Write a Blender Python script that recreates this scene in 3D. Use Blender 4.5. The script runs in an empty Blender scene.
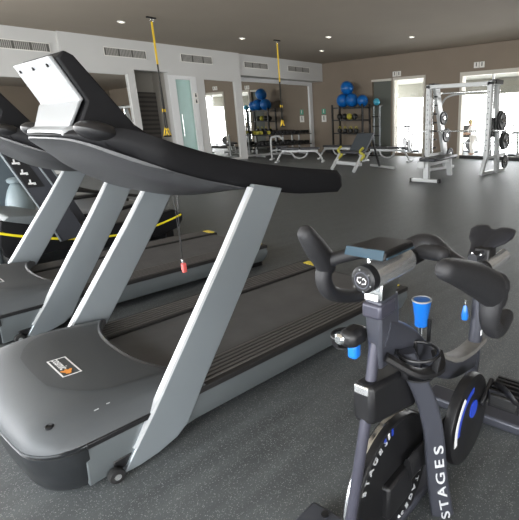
import bpy, bmesh, math, random
from mathutils import Vector, Matrix
random.seed(7)
sc = bpy.context.scene
COL = sc.collection
PI = math.pi
R = math.radians

# ------------------------------------------------------------------ materials
def mat(name, col, rough=.5, metal=0., var=0., vscale=8., bump=0., bscale=200., coat=0., emit=None, estr=0., spec=.5):
    m = bpy.data.materials.new(name); m.use_nodes = True
    nt = m.node_tree; b = nt.nodes['Principled BSDF']
    b.inputs['Base Color'].default_value = (*col, 1); b.inputs['Roughness'].default_value = rough
    b.inputs['Metallic'].default_value = metal; b.inputs['Coat Weight'].default_value = coat
    b.inputs['Specular IOR Level'].default_value = spec
    tc = nt.nodes.new('ShaderNodeTexCoord')
    if var:
        n = nt.nodes.new('ShaderNodeTexNoise'); n.inputs['Scale'].default_value = vscale; n.inputs['Detail'].default_value = 4
        nt.links.new(tc.outputs['Object'], n.inputs['Vector'])
        r = nt.nodes.new('ShaderNodeMapRange'); r.inputs[1].default_value = .3; r.inputs[2].default_value = .7
        r.inputs[3].default_value = 1-var; r.inputs[4].default_value = 1+var
        nt.links.new(n.outputs['Fac'], r.inputs[0])
        mx = nt.nodes.new('ShaderNodeVectorMath'); mx.operation = 'SCALE'; mx.inputs[0].default_value = col
        nt.links.new(r.outputs[0], mx.inputs['Scale']); nt.links.new(mx.outputs[0], b.inputs['Base Color'])
    if bump:
        n = nt.nodes.new('ShaderNodeTexNoise'); n.inputs['Scale'].default_value = bscale
        nt.links.new(tc.outputs['Object'], n.inputs['Vector'])
        bp = nt.nodes.new('ShaderNodeBump'); bp.inputs['Strength'].default_value = bump; bp.inputs['Distance'].default_value = .002
        nt.links.new(n.outputs['Fac'], bp.inputs['Height']); nt.links.new(bp.outputs[0], b.inputs['Normal'])
    if emit:
        b.inputs['Emission Color'].default_value = (*emit, 1); b.inputs['Emission Strength'].default_value = estr
    return m

def floor_mat():
    m = bpy.data.materials.new('rubber_floor'); m.use_nodes = True
    nt = m.node_tree; b = nt.nodes['Principled BSDF']; L = nt.links
    tc = nt.nodes.new('ShaderNodeTexCoord')
    v = nt.nodes.new('ShaderNodeTexVoronoi'); v.inputs['Scale'].default_value = 210; L.new(tc.outputs['Object'], v.inputs['Vector'])
    # a speck only where the cell is a chosen one and close to its centre
    s = nt.nodes.new('ShaderNodeSeparateColor'); L.new(v.outputs['Color'], s.inputs[0])
    g = nt.nodes.new('ShaderNodeMath'); g.operation = 'GREATER_THAN'; g.inputs[1].default_value = .62; L.new(s.outputs[0], g.inputs[0])
    d = nt.nodes.new('ShaderNodeMath'); d.operation = 'LESS_THAN'; d.inputs[1].default_value = .42; L.new(v.outputs['Distance'], d.inputs[0])
    k = nt.nodes.new('ShaderNodeMath'); k.operation = 'MULTIPLY'; L.new(g.outputs[0], k.inputs[0]); L.new(d.outputs[0], k.inputs[1])
    k2 = nt.nodes.new('ShaderNodeMath'); k2.operation = 'MULTIPLY'; L.new(k.outputs[0], k2.inputs[0]); L.new(s.outputs[1], k2.inputs[1])
    mp = nt.nodes.new('ShaderNodeMapping'); mp.inputs['Scale'].default_value = (1.6, 9, 1); mp.inputs['Rotation'].default_value = (0, 0, R(50))
    L.new(tc.outputs['Object'], mp.inputs[0])
    n = nt.nodes.new('ShaderNodeTexNoise'); n.inputs['Scale'].default_value = 1.1; n.inputs['Detail'].default_value = 6; L.new(mp.outputs[0], n.inputs['Vector'])
    r = nt.nodes.new('ShaderNodeValToRGB'); r.color_ramp.elements[0].position = .35; r.color_ramp.elements[1].position = .68
    r.color_ramp.elements[0].color = (.068, .075, .078, 1); r.color_ramp.elements[1].color = (.108, .118, .121, 1)
    L.new(n.outputs['Fac'], r.inputs[0])
    mx = nt.nodes.new('ShaderNodeMixRGB'); L.new(k2.outputs[0], mx.inputs[0]); L.new(r.outputs[0], mx.inputs[1]); mx.inputs[2].default_value = (.30, .31, .305, 1)
    L.new(mx.outputs[0], b.inputs['Base Color'])
    rr = nt.nodes.new('ShaderNodeMapRange'); rr.inputs[3].default_value = .42; rr.inputs[4].default_value = .62
    L.new(n.outputs['Fac'], rr.inputs[0]); L.new(rr.outputs[0], b.inputs['Roughness'])
    n2 = nt.nodes.new('ShaderNodeTexNoise'); n2.inputs['Scale'].default_value = 160; L.new(tc.outputs['Object'], n2.inputs['Vector'])
    bp = nt.nodes.new('ShaderNodeBump'); bp.inputs['Strength'].default_value = .35; bp.inputs['Distance'].default_value = .003
    L.new(n2.outputs['Fac'], bp.inputs['Height']); L.new(bp.outputs[0], b.inputs['Normal'])
    return m

def glass_mat(name, tint=(1, 1, 1), gloss=.06):
    m = bpy.data.materials.new(name); m.use_nodes = True; nt = m.node_tree; nt.nodes.clear()
    o = nt.nodes.new('ShaderNodeOutputMaterial'); t = nt.nodes.new('ShaderNodeBsdfTransparent'); t.inputs[0].default_value = (*tint, 1)
    g = nt.nodes.new('ShaderNodeBsdfGlossy'); g.inputs['Roughness'].default_value = .02
    x = nt.nodes.new('ShaderNodeMixShader'); x.inputs[0].default_value = gloss
    nt.links.new(t.outputs[0], x.inputs[1]); nt.links.new(g.outputs[0], x.inputs[2]); nt.links.new(x.outputs[0], o.inputs[0])
    return m

def bars_mat(name, c1, c2, scale, axis='Z', rough=.6):
    m = bpy.data.materials.new(name); m.use_nodes = True; nt = m.node_tree; b = nt.nodes['Principled BSDF']
    tc = nt.nodes.new('ShaderNodeTexCoord'); w = nt.nodes.new('ShaderNodeTexWave'); w.bands_direction = axis; w.inputs['Scale'].default_value = scale
    nt.links.new(tc.outputs['Object'], w.inputs[0])
    r = nt.nodes.new('ShaderNodeValToRGB'); r.color_ramp.elements[0].position = .35; r.color_ramp.elements[1].position = .5
    r.color_ramp.elements[0].color = (*c1, 1); r.color_ramp.elements[1].color = (*c2, 1)
    nt.links.new(w.outputs['Fac'], r.inputs[0]); nt.links.new(r.outputs[0], b.inputs['Base Color']); b.inputs['Roughness'].default_value = rough
    return m

FLOOR = floor_mat()
CEIL = mat('ceiling_paint', (.36, .31, .25), .9, var=.04, vscale=.5)
WHITEW = mat('white_wall_paint', (.60, .60, .585), .85, var=.02, vscale=1)
TAUPE = mat('taupe_wall_paint', (.235, .192, .148), .85, var=.05, vscale=.8)
CREAM = mat('cream_trim', (.60, .57, .50), .7)
TRIM = mat('white_trim', (.74, .75, .75), .5)
DARKTRIM = mat('dark_baseboard', (.03, .03, .03), .6)
VENT = bars_mat('vent_louvre', (.09, .08, .07), (.55, .54, .50), 14, 'X')
VBACK = mat('vent_shadow_grey', (.13, .125, .115), .8)
LOUV = mat('vent_louvre_grey', (.42, .41, .38), .6)
MIRROR = mat('mirror_silver', (.86, .87, .86), .01, 1.)
GREENG = mat('frosted_green_glass', (.38, .58, .54), .35, var=.05, vscale=2)
GREENG.node_tree.nodes['Principled BSDF'].inputs['Specular IOR Level'].default_value = .7
GREYGREEN = mat('grey_green_panel', (.115, .125, .108), .6)
LOCK = bars_mat('slatted_dark_panel', (.05, .046, .042), (.11, .10, .09), 2.2, 'Z', .55)
LOCKTOP = mat('corridor_paint', (.40, .38, .34), .8)
GLASS = glass_mat('clear_glass')
TERR = mat('terrace_stone', (.22, .225, .22), .7, var=.05, vscale=3)
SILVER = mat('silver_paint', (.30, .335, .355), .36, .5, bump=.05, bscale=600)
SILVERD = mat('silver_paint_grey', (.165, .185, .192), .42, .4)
LEGEDGE = mat('lit_leg_edge', (.62, .64, .65), .35, .35)  # paler silver for leg fronts: daylight falling on them is put into the colour
HOOD = mat('grey_hood_plastic', (.068, .074, .079), .5, var=.06, vscale=3, bump=.12, bscale=500)
HOODD = mat('dark_grey_inset_plastic', (.054, .058, .061), .55, bump=.1, bscale=500)
SKIRT = mat('black_skirt_plastic', (.018, .020, .022), .36, var=.15, vscale=6)
BLACK = mat('black_plastic', (.010, .010, .011), .42, bump=.06, bscale=400)
BLACKS = mat('satin_black', (.008, .008, .009), .62, bump=.12, bscale=700, spec=.18)
SHELL = mat('console_shell_plastic', (.045, .046, .049), .5, bump=.15, bscale=700)
PALE = mat('pale_grey_plastic', (.31, .322, .33), .4, .05, bump=.03, bscale=400)
BELT = mat('treadmill_belt', (.075, .073, .072), .62, var=.12, vscale=7, bump=.2, bscale=700)
RAIL = mat('ribbed_rail', (.016, .015, .015), .5)
RIB = mat('rail_ridge', (.10, .093, .087), .45)
YEL = mat('yellow_mark', (.70, .55, .06), .5)
YELB = mat('bright_yellow_line', (.85, .72, .02), .45)
RUBBER = mat('black_rubber', (.012, .012, .012), .75)
CHROME = mat('chrome', (.80, .82, .82), .16, 1.)
STEEL = mat('brushed_steel', (.78, .79, .79), .25, .82)
FRAMEG = mat('graphite_frame_paint', (.060, .063, .078), .34, .3, bump=.03, bscale=500)
FRAMEP = mat('purple_grey_tube_paint', (.062, .062, .083), .35, .3)
GRIP = mat('grip_rubber', (.018, .018, .020), .55, bump=.3, bscale=900)
BLUE = mat('blue_lever_plastic', (.01, .16, .62), .28, coat=.3)
BLUES = mat('blue_stripe', (.02, .06, .50), .35)
WHITED = mat('white_decal', (.80, .80, .80), .5)
SCREEN = mat('tablet_glass_edge', (.045, .075, .10), .12, coat=.6)
TANTOP = mat('worn_grey_top', (.16, .155, .145), .5, var=.1, vscale=30)
LETTER = mat('grey_white_lettering', (.48, .49, .50), .5)
ORANGE = mat('orange_leaf', (.85, .32, .05), .5)
RED = mat('red_tag', (.75, .13, .12), .4)
RACKW = mat('white_steel', (.46, .475, .475), .35, .1)
PADB = mat('black_vinyl', (.02, .021, .026), .45)
PADG = mat('blue_grey_vinyl', (.045, .055, .065), .5)
IRON = mat('black_iron', (.012, .012, .012), .5)
BALLB = mat('blue_ball_vinyl', (.005, .125, .42), .32, var=.05, vscale=10)
YKETTLE = mat('yellow_green_rubber', (.42, .38, .04), .5)
STRAPY = mat('yellow_webbing', (.80, .55, .03), .7)
STRAPB = mat('black_webbing', (.015, .014, .012), .8)
CYAN = mat('cyan_ball', (.05, .35, .50), .3)
MACH = mat('machine_dark_grey', (.045, .048, .058), .5)
MACHP = mat('machine_pale_blue_grey', (.20, .25, .27), .4)
SLATE = mat('slate_blue_panel', (.075, .098, .115), .5)
SIGNW = mat('white_sign', (.80, .79, .74), .6)
SIGNG = mat('green_sign', (.06, .33, .22), .5)
SIGND = mat('dark_pictogram', (.05, .05, .05), .6)
LAMPE = mat('downlight_glow', (.9, .9, .85), .4, emit=(1, .93, .8), estr=9)
LAMPR = mat('downlight_ring', (.75, .74, .70), .5)
SKIN = mat('skin', (.50, .30, .20), .6)
CLOTH = mat('white_cloth', (.78, .78, .76), .85, bump=.3, bscale=40)
HAIR = mat('blond_hair', (.42, .33, .10), .7)
DARKCL = mat('dark_object', (.03, .03, .03), .6)

# ------------------------------------------------------------------ mesh helpers
def BM(): return bmesh.new()
def _face(bm, vs):
    try: return bm.faces.new(vs)
    except ValueError: return None
def box(bm, x0, x1, y0, y1, z0, z1):
    v = [bm.verts.new(p) for p in ((x0,y0,z0),(x1,y0,z0),(x1,y1,z0),(x0,y1,z0),(x0,y0,z1),(x1,y0,z1),(x1,y1,z1),(x0,y1,z1))]
    for f in ((0,3,2,1),(4,5,6,7),(0,1,5,4),(1,2,6,5),(2,3,7,6),(3,0,4,7)): bm.faces.new([v[i] for i in f])
    return bm
def loft(bm, rings, cap=True, closed=True):
    vs = [[bm.verts.new(p) for p in r] for r in rings]
    n = len(rings[0])
    for a, b in zip(vs, vs[1:]):
        for i in range(n if closed else n-1): _face(bm, (a[i], a[(i+1) % n], b[(i+1) % n], b[i]))
    if cap and closed: _face(bm, vs[0][::-1]); _face(bm, vs[-1])
    return bm
def frames(pts, up=(0, 0, 1)):
    pts = [Vector(p) for p in pts]; out = []; prev = None
    for i, p in enumerate(pts):
        t = ((pts[min(i+1, len(pts)-1)]-p).normalized() + (p-pts[max(i-1, 0)]).normalized())
        if t.length < 1e-6: t = pts[min(i+1, len(pts)-1)]-pts[max(i-1, 0)]
        t.normalize()
        if prev is None:
            u = Vector(up); 
            if abs(u.dot(t)) > .95: u = Vector((1, 0, 0)) if abs(t.x) < .9 else Vector((0, 1, 0))
        else: u = prev
        u = (u - t*u.dot(t)).normalized(); prev = u
        out.append((p, t, u, t.cross(u)))
    return out
def smoothpath(pts, k=4):
    pts = [Vector(p) for p in pts]; out = []
    for i in range(len(pts)-1):
        p0 = pts[max(i-1, 0)]; p1 = pts[i]; p2 = pts[i+1]; p3 = pts[min(i+2, len(pts)-1)]
        for j in range(k):
            t = j/k
            out.append(.5*((2*p1)+(-p0+p2)*t+(2*p0-5*p1+4*p2-p3)*t*t+(-p0+3*p1-3*p2+p3)*t**3))
    out.append(pts[-1]); return out
def lerp_list(vals, k):
    out = []
    for a, b in zip(vals, vals[1:]):
        for j in range(k): out.append(a+(b-a)*j/k)
    out.append(vals[-1]); return out
def tube(bm, pts, r, n=12, ry=None, up=(0, 0, 1), round_end=False, sq=2.):
    fr = frames(pts, up); N = len(fr)
    rr = r if isinstance(r, (list, tuple)) else [r]*N
    r2 = ry if isinstance(ry, (list, tuple)) else ([ry]*N if ry else rr)
    rings = []
    def ring(p, u, v, a, b):
        o = []
        for k in range(n):
            c, s = math.cos(2*PI*k/n), math.sin(2*PI*k/n)
            c = math.copysign(abs(c)**(2/sq), c); s = math.copysign(abs(s)**(2/sq), s)
            o.append(p+u*c*a+v*s*b)
        return o
    if round_end:
        p, t, u, v = fr[0]
        for q in (.97, .8, .5): rings.append(ring(p-t*q*min(rr[0], r2[0]), u, v, rr[0]*math.sqrt(1-q*q), r2[0]*math.sqrt(1-q*q)))
    for (p, t, u, v), a, b in zip(fr, rr, r2): rings.append(ring(p, u, v, a, b))
    if round_end:
        p, t, u, v = fr[-1]
        for q in (.5, .8, .97): rings.append(ring(p+t*q*min(rr[-1], r2[-1]), u, v, rr[-1]*math.sqrt(1-q*q), r2[-1]*math.sqrt(1-q*q)))
    return loft(bm, rings)
def beam(bm, p0, p1, w, h, up=(0, 0, 1)):
    (a, t, u, v), (b, *_ ) = frames([p0, p1], up)
    return loft(bm, [[p+u*h/2*su+v*w/2*sv for su, sv in ((1, 1), (1, -1), (-1, -1), (-1, 1))] for p in (a, b)])
def prism(bm, poly, y0, y1, plane='xz'):
    f = (lambda a, b, c: (a, c, b)) if plane == 'xz' else ((lambda a, b, c: (a, b, c)) if plane == 'xy' else (lambda a, b, c: (c, a, b)))
    return loft(bm, [[f(a, b, y) for a, b in poly] for y in (y0, y1)])
def lathe(bm, prof, c, axis='z', n=20):
    rings = []
    for r, h in prof:
        o = []
        for k in range(n):
            a = 2*PI*k/n; x, y = r*math.cos(a), r*math.sin(a)
            o.append(Vector(c)+Vector({'z': (x, y, h), 'x': (h, x, y), 'y': (x, h, y)}[axis]))
        rings.append(o)
    return loft(bm, rings)
def sphere(bm, c, r, n=20, sz=1.):
    return lathe(bm, [(max(r*math.sin(PI*k/(n//2)), 1e-4), -r*sz*math.cos(PI*k/(n//2))) for k in range(n//2+1)], c, 'z', n)
def torus(bm, c, r, rt, axis='z', n=28, m=8, sx=1., sy=1.):
    pts = []
    vs = []
    for i in range(n):
        a = 2*PI*i/n; ring = []
        for j in range(m):
            b = 2*PI*j/m; rad = r+rt*math.cos(b); x, y, h = rad*math.cos(a)*sx, rad*math.sin(a)*sy, rt*math.sin(b)
            ring.append(bm.verts.new(Vector(c)+Vector({'z': (x, y, h), 'x': (h, x, y), 'y': (x, h, y)}[axis])))
        vs.append(ring)
    for i in range(n):
        for j in range(m): bm.faces.new((vs[i][j], vs[(i+1) % n][j], vs[(i+1) % n][(j+1) % m], vs[i][(j+1) % m]))
    return bm

def obj(name, bm, m, parent=None, bevel=0., ang=35, **props):
    bmesh.ops.recalc_face_normals(bm, faces=bm.faces)
    me = bpy.data.meshes.new(name); bm.to_mesh(me); bm.free()
    me.materials.append(m)
    for p in me.polygons: p.use_smooth = True
    me.set_sharp_from_angle(angle=R(ang))
    o = bpy.data.objects.new(name, me); COL.objects.link(o)
    if parent: o.parent = parent
    if bevel:
        b = o.modifiers.new('bevel', 'BEVEL'); b.width = bevel; b.segments = 2; b.limit_method = 'ANGLE'; b.angle_limit = R(40)
    for k, v in props.items(): o[k] = v
    return o
def thing(name, label, cat, loc=(0, 0, 0), rz=0., group=None):
    o = bpy.data.objects.new(name, None); COL.objects.link(o); o.location = loc; o.rotation_euler = (0, 0, rz)
    o.empty_display_size = .1
    o['label'] = label; o['category'] = cat
    if group: o['group'] = group
    return o
def tag(o, label, cat, group=None):
    o['label'] = label; o['category'] = cat
    if group: o['group'] = group
    return o
def struct(name, bm, m, parent=None, bevel=0.):
    o = obj(name, bm, m, parent, bevel)
    if not parent: o['kind'] = 'structure'
    return o
def kids(o): return [c for c in COL.objects if c.parent == o]
def copy_tree(o, parent=None):
    c = o.copy(); COL.objects.link(c); c.parent = parent
    for ch in kids(o): copy_tree(ch, c)
    return c
def centred(bm, c):
    bmesh.ops.translate(bm, verts=bm.verts, vec=-Vector(c)); return bm
def text_bm(s, size, M, ext=.0006, shear=0., bold=.0):
    cu = bpy.data.curves.new('txt', 'FONT'); cu.body = s; cu.size = size; cu.extrude = ext; cu.align_x = 'CENTER'; cu.align_y = 'CENTER'
    cu.shear = shear; cu.offset = bold
    o = bpy.data.objects.new('txt', cu); COL.objects.link(o)
    dg = bpy.context.evaluated_depsgraph_get(); me = bpy.data.meshes.new_from_object(o.evaluated_get(dg))
    b = BM(); b.from_mesh(me); b.transform(M)
    bpy.data.objects.remove(o); bpy.data.curves.remove(cu); bpy.data.meshes.remove(me)
    return b

# ------------------------------------------------------------------ room
ZC, XB, YA = 3.67, 14.75, 14.6
XD, YC = -4.0, -7.0
struct('floor', box(BM(), XD-.2, XB+.1, YC-.2, 16.7, -.1, 0), FLOOR)
struct('ceiling', box(BM(), XD-.2, XB+.2, YC-.2, 16.7, ZC, ZC+.15), CEIL)
# left white wall (runs along x at y = YA)
b = BM(); T = .30
def wa(x0, x1, z0, z1, y0=YA, y1=YA+T): box(b, x0, x1, y0, y1, z0, z1)
wa(XD, -3.7, 0, ZC); wa(-3.7, 1.1, 0, .25); wa(-3.7, 1.1, 2.85, ZC)
wa(1.1, 3.0, 0, ZC)
wa(3.0, 4.86, 2.48, ZC, YA+.12); wa(3.0, 4.86, 0, 2.48, YA+.2)
wa(4.86, 5.30, 0, ZC)
wa(5.30, 6.52, 2.72, ZC); wa(5.30, 6.52, 0, .12); wa(5.30, 6.52, .12, 2.72, YA+.1)
wa(6.52, 6.72, 0, ZC)
wa(6.72, 7.78, 2.86, ZC)
wa(7.78, 7.98, 0, ZC); wa(7.98, 8.50, 2.66, ZC); wa(8.50, 9.0, 0, ZC)
wa(9.0, 10.2, 2.73, ZC); wa(9.0, 10.2, 0, .06); wa(9.0, 10.2, .06, 2.73, YA+.06)
wa(10.2, 10.50, 0, ZC)
wa(10.50, XB+.1, 2.96, ZC, YA+.10, 15.5); wa(10.5, XB+.1, 0, 2.96, 15.42, 15.55); wa(10.2, 10.5, 0, ZC, YA+.3, 15.55)
struct('wall_left', b, WHITEW)
# corridor behind the left wall
b = BM(); box(b, 6.60, 6.72, YA+T, 16.5, 0, ZC); box(b, 7.78, 7.9, YA+T, 16.5, 0, ZC); box(b, 6.6, 7.9, 15.7, 15.9, 2.3, ZC)
struct('trim_1', b, LOCKTOP)
struct('trim_2', box(BM(), 6.7, 7.8, 15.6, 15.7, 0, 2.3), LOCK)
b = BM(); box(b, 7.74, 7.98, YA-.03, YA, 0, 2.78); box(b, 8.50, 8.70, YA-.03, YA, 0, 2.78); box(b, 7.98, 8.5, YA-.03, YA, 2.66, 2.78)
struct('trim_3', b, TRIM, bevel=.006)
d = struct('door_1', box(BM(), 7.98, 8.50, YA+.04, YA+.08, 0, 2.66), GREENG)
struct('door_handle', tube(BM(), [(8.08, YA+.02, .9), (8.08, YA+.02, 1.6)], .015), CHROME, d)
# back taupe wall (at x = XB)
b = BM()
def wb(y0, y1, z0, z1, x0=XB, x1=XB+.2): box(b, x0, x1, y0, y1, z0, z1)
wb(11.96, 15.55, 0, ZC); wb(11.03, 11.96, 2.80, ZC); wb(10.9, 11.03, 0, ZC); wb(9.5, 10.9, 2.84, ZC)
wb(8.04, 9.5, 0, ZC); wb(3.4, 8.04, 2.84, ZC); wb(3.4, 8.04, 0, .10); wb(YC, 3.4, 0, ZC); wb(9.5, 10.9, 0, .10)
struct('wall_back', b, TAUPE)
struct('door_2', box(BM(), XB+.10, XB+.14, 11.03, 11.96, 0, 2.80), GREYGREEN)
b = BM(); box(b, XB-.02, XB+.03, 11.0, 11.98, 2.78, 2.86); struct('trim_4', b, CREAM)
b = BM(); box(b, XB-.03, XB+.22, 9.46, 9.54, .0, 2.88); box(b, XB-.03, XB+.22, 10.84, 10.92, .0, 2.88); box(b, XB-.03, XB+.22, 9.54, 10.84, 2.78, 2.88)
w = struct('window_1', b, CREAM)
struct('window_pane', box(BM(), XB+.1, XB+.11, 9.54, 10.84, .1, 2.78), GLASS, w)
b = BM(); box(b, XB-.03, XB+.22, 7.96, 8.06, .0, 2.86); box(b, XB-.03, XB+.22, 3.38, 3.48, .0, 2.86); box(b, XB-.03, XB+.22, 3.48, 7.96, 2.74, 2.86)
w = struct('window_2', b, CREAM)
struct('window_pane', box(BM(), XB+.1, XB+.11, 3.48, 7.96, .1, 2.74), GLASS, w)
b = BM(); box(b, XB+.08, XB+.13, 6.86, 6.93, .1, 2.74); struct('window_mullion', b, TRIM, w)
struct('baseboard_back', (lambda b: (box(b, XB-.02, XB, 3.4, 9.46, 0, .11), box(b, XB-.02, XB, 12, YA+.1, 0, .11), b)[2])(BM()), DARKTRIM)
# right and front walls (behind the viewer) with big daylight windows
b = BM(); box(b, XD, XB, YC-.2, YC, 0, .2); box(b, XD, XB, YC-.2, YC, 3.0, ZC); box(b, XD, -3.4, YC-.2, YC, .2, 3.0); box(b, 1.0, XB, YC-.2, YC, .2, 3.0)
struct('wall_right', b, TAUPE)
for i, (x0, x1) in enumerate(((-3.4, 1.0),)):
    b = BM()
    for a, c in ((x0, x0+.06), (x1-.06, x1), ((x0+x1)/2-.03, (x0+x1)/2+.03)): box(b, a, c, YC-.14, YC-.06, .2, 3.0)
    box(b, x0, x1, YC-.14, YC-.06, .2, .26); box(b, x0, x1, YC-.14, YC-.06, 2.94, 3.0)
    w = struct('window_%d' % (i+8), b, TRIM); struct('window_pane', box(BM(), x0, x1, YC-.105, YC-.095, .2, 3.0), GLASS, w)
b = BM(); ws = [(-6.6, -2.0), (-1.6, 3.0), (3.4, 8.0), (8.4, 13.0)]
box(b, XD-.2, XD, YC, YA+T, 0, .2); box(b, XD-.2, XD, YC, YA+T, 3.0, ZC)
ed = [YC]+[v for w_ in ws for v in w_]+[YA+T]
for i in range(0, len(ed), 2): box(b, XD-.2, XD, ed[i], ed[i+1], .2, 3.0)
struct('wall_front', b, WHITEW)
for i, (y0, y1) in enumerate(ws):
    b = BM(); ym = (y0+y1)/2
    for a, c in ((y0, y0+.06), (y1-.06, y1), (ym-.03, ym+.03)): box(b, XD-.14, XD-.06, a, c, .2, 3.0)
    box(b, XD-.14, XD-.06, y0, y1, .2, .26); box(b, XD-.14, XD-.06, y0, y1, 2.94, 3.0)
    w = struct('window_%d' % (i+3), b, TRIM)
    struct('window_pane', box(BM(), XD-.105, XD-.095, y0, y1, .2, 3.0), GLASS, w)
b = BM()
for a in (-3.7, -1.33, 1.04): box(b, a, a+.06, YA+.06, YA+.14, .25, 2.85)
box(b, -3.7, 1.1, YA+.06, YA+.14, 2.79, 2.85); box(b, -3.7, 1.1, YA+.06, YA+.14, .25, .31)
w = struct('window_7', b, TRIM); struct('window_pane', box(BM(), -3.7, 1.1, YA+.095, YA+.105, .25, 2.85), GLASS, w)
# terrace seen through the openings of the back wall
struct('trim_5', box(BM(), XB+.2, 19.2, 1.5, 12.5, -.1, 0), TERR)
SOFF = mat('terrace_soffit', (.20, .20, .17), .8)
struct('trim_6', (lambda b: (box(b, XB+.2, 18.9, 1.5, 14, 2.95, 3.1), box(b, 18.7, 18.9, 1.5, 14, 2.35, 2.95), b)[2])(BM()), SOFF)

def vent(x0, x1, y, z0, z1, lab):
    t = thing('air_vent', lab, 'vent', ((x0+x1)/2, y, z0), 0, 'air vents along the top of the white wall'); w_ = (x1-x0)/2; h = z1-z0
    b = BM(); box(b, -w_, w_, -.02, 0, 0, .02); box(b, -w_, w_, -.02, 0, h-.02, h); box(b, -w_, -w_+.02, -.02, 0, 0, h); box(b, w_-.02, w_, -.02, 0, 0, h)
    obj('vent_frame', b, SIGNW, t)
    obj('backing', box(BM(), -w_+.02, w_-.02, -.004, 0, .02, h-.02), VBACK, t)
    b = BM(); n = int((x1-x0)/.042)
    for k in range(n):
        x = -w_+.03+k*.042
        if n > 20 and k % (n//3) == 0: continue
        box(b, x, x+.02, -.016, -.005, .02, h-.02)
    obj('louvre', b, LOUV, t)
vent(3.45, 4.68, YA+.12, 3.13, 3.36, 'grey air vent at far left above the recessed mirror')
vent(5.95, 7.16, YA, 3.17, 3.41, 'grey air vent above the dark corridor opening')
vent(8.26, 9.40, YA, 3.20, 3.45, 'grey air vent over the green glass door and wall mirror')
vent(10.75, 11.84, YA+.10, 3.22, 3.44, 'grey air vent beside the pillar, left of the rear strap')
vent(12.82, 14.0, YA+.10, 3.24, 3.46, 'grey air vent nearest the room corner')

def mirror(x0, x1, y, z0, z1, lab, rz=0):
    o = obj('wall_mirror', centred(box(BM(), x0, x1, y-.008, y, z0, z1), ((x0+x1)/2, y, z0)), MIRROR)
    o.location = ((x0+x1)/2, y, z0); o.rotation_euler = (0, 0, rz); tag(o, lab, 'mirror')
mirror(3.0, 4.84, YA+.2, .1, 2.48, 'large wall mirror at far left behind the treadmills')
mirror(5.32, 6.50, YA+.1, .14, 2.70, 'wall mirror left of the dark corridor opening')
mirror(9.02, 10.18, YA+.04, .08, 2.71, 'tall wall mirror between green glass door and pillar', R(1.8))
mirror(10.60, 14.56, 15.42, .08, 2.82, 'wide wall mirror behind the dumbbell rack')
struct('trim_7', box(BM(), 14.56, 14.74, 15.36, 15.42, 0, 2.96), TRIM)
struct('trim_8', box(BM(), 10.5, 14.56, 15.36, 15.42, 2.82, 2.96), TRIM)

# signs
def sign_panel(name, loc, lab, cells, sz, colr=SIGNW, along='y', grp=None):
    t = thing(name, lab, 'sign', loc, 0, grp)
    s = sz/2
    for i in range(cells):
        o = (i-(cells-1)/2)*sz*1.12
        if along == 'y':
            obj('plate', box(BM(), -.012, 0, o-s, o+s, -s, s), colr, t, .003)
            bb = BM(); box(bb, -.015, -.012, o-s*.18, o+s*.18, -s*.5, s*.45); lathe(bb, [(s*.2, -.015), (s*.2, -.012)], (0, o, s*.62), 'x', 10); obj('pictogram', bb, SIGND if colr is SIGNW else SIGNW, t)
        else:
            obj('plate', box(BM(), -s, s, -.012, 0, o-s, o+s), colr, t, .003)
            bb = BM(); box(bb, -s*.3, s*.3, -.015, -.012, o-s*.55, o+s*.25); lathe(bb, [(s*.25, -.015), (s*.25, -.012)], (0, 0, o+s*.5), 'y', 10); obj('pictogram', bb, SIGND, t)
    return t
sign_panel('wall_sign', (XB, 10.75, 3.0), 'pair of small white square signs above the narrow glass door', 2, .18)
sign_panel('wall_sign', (XB, 7.38, 3.05), 'pair of small white square signs above the wide glazed opening', 2, .18)
sign_panel('exit_sign', (XB, 14.70, 1.74), 'small green emergency sign on the taupe wall near the corner', 1, .22, SIGNG)
sign_panel('switch_sign', (XB, 14.70, 1.44), 'small white square sign below the green one near the corner', 1, .28)
sign_panel('restroom_sign', (8.62, YA-.03, 2.10), 'two dark restroom pictogram plates on the door frame', 2, .17, SIGNW, 'z')

# ceiling downlights
for i, (x, y, s) in enumerate([(5.51, 12.24, 'above the corridor end, nearest the front strap'), (8.80, 12.01, 'between the two suspension straps'), (10.37, 10.02, 'right of the rear strap, nearer the viewer'), (12.10, 12.05, 'nearest the far room corner'), (12.04, 8.24, 'in front of the narrow glass door')]):
    t = thing('ceiling_downlight', 'small round recessed ceiling downlight '+s, 'light', (x, y, ZC), 0, 'recessed ceiling downlights')
    obj('trim_ring', torus(BM(), (0, 0, -.008), .075, .018), LAMPR, t)
    obj('lens', lathe(BM(), [(.06, -.006), (.06, -.001)], (0, 0, 0)), LAMPE, t)
    l = bpy.data.lights.new('downlight', 'SPOT'); l.energy = 18; l.spot_size = R(95); l.spot_blend = .6; l.color = (1, .9, .75); l.shadow_soft_size = .05
    lo = bpy.data.objects.new('downlight_beam', l); COL.objects.link(lo); lo.location = (0, 0, -.03); lo.parent = t

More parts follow.
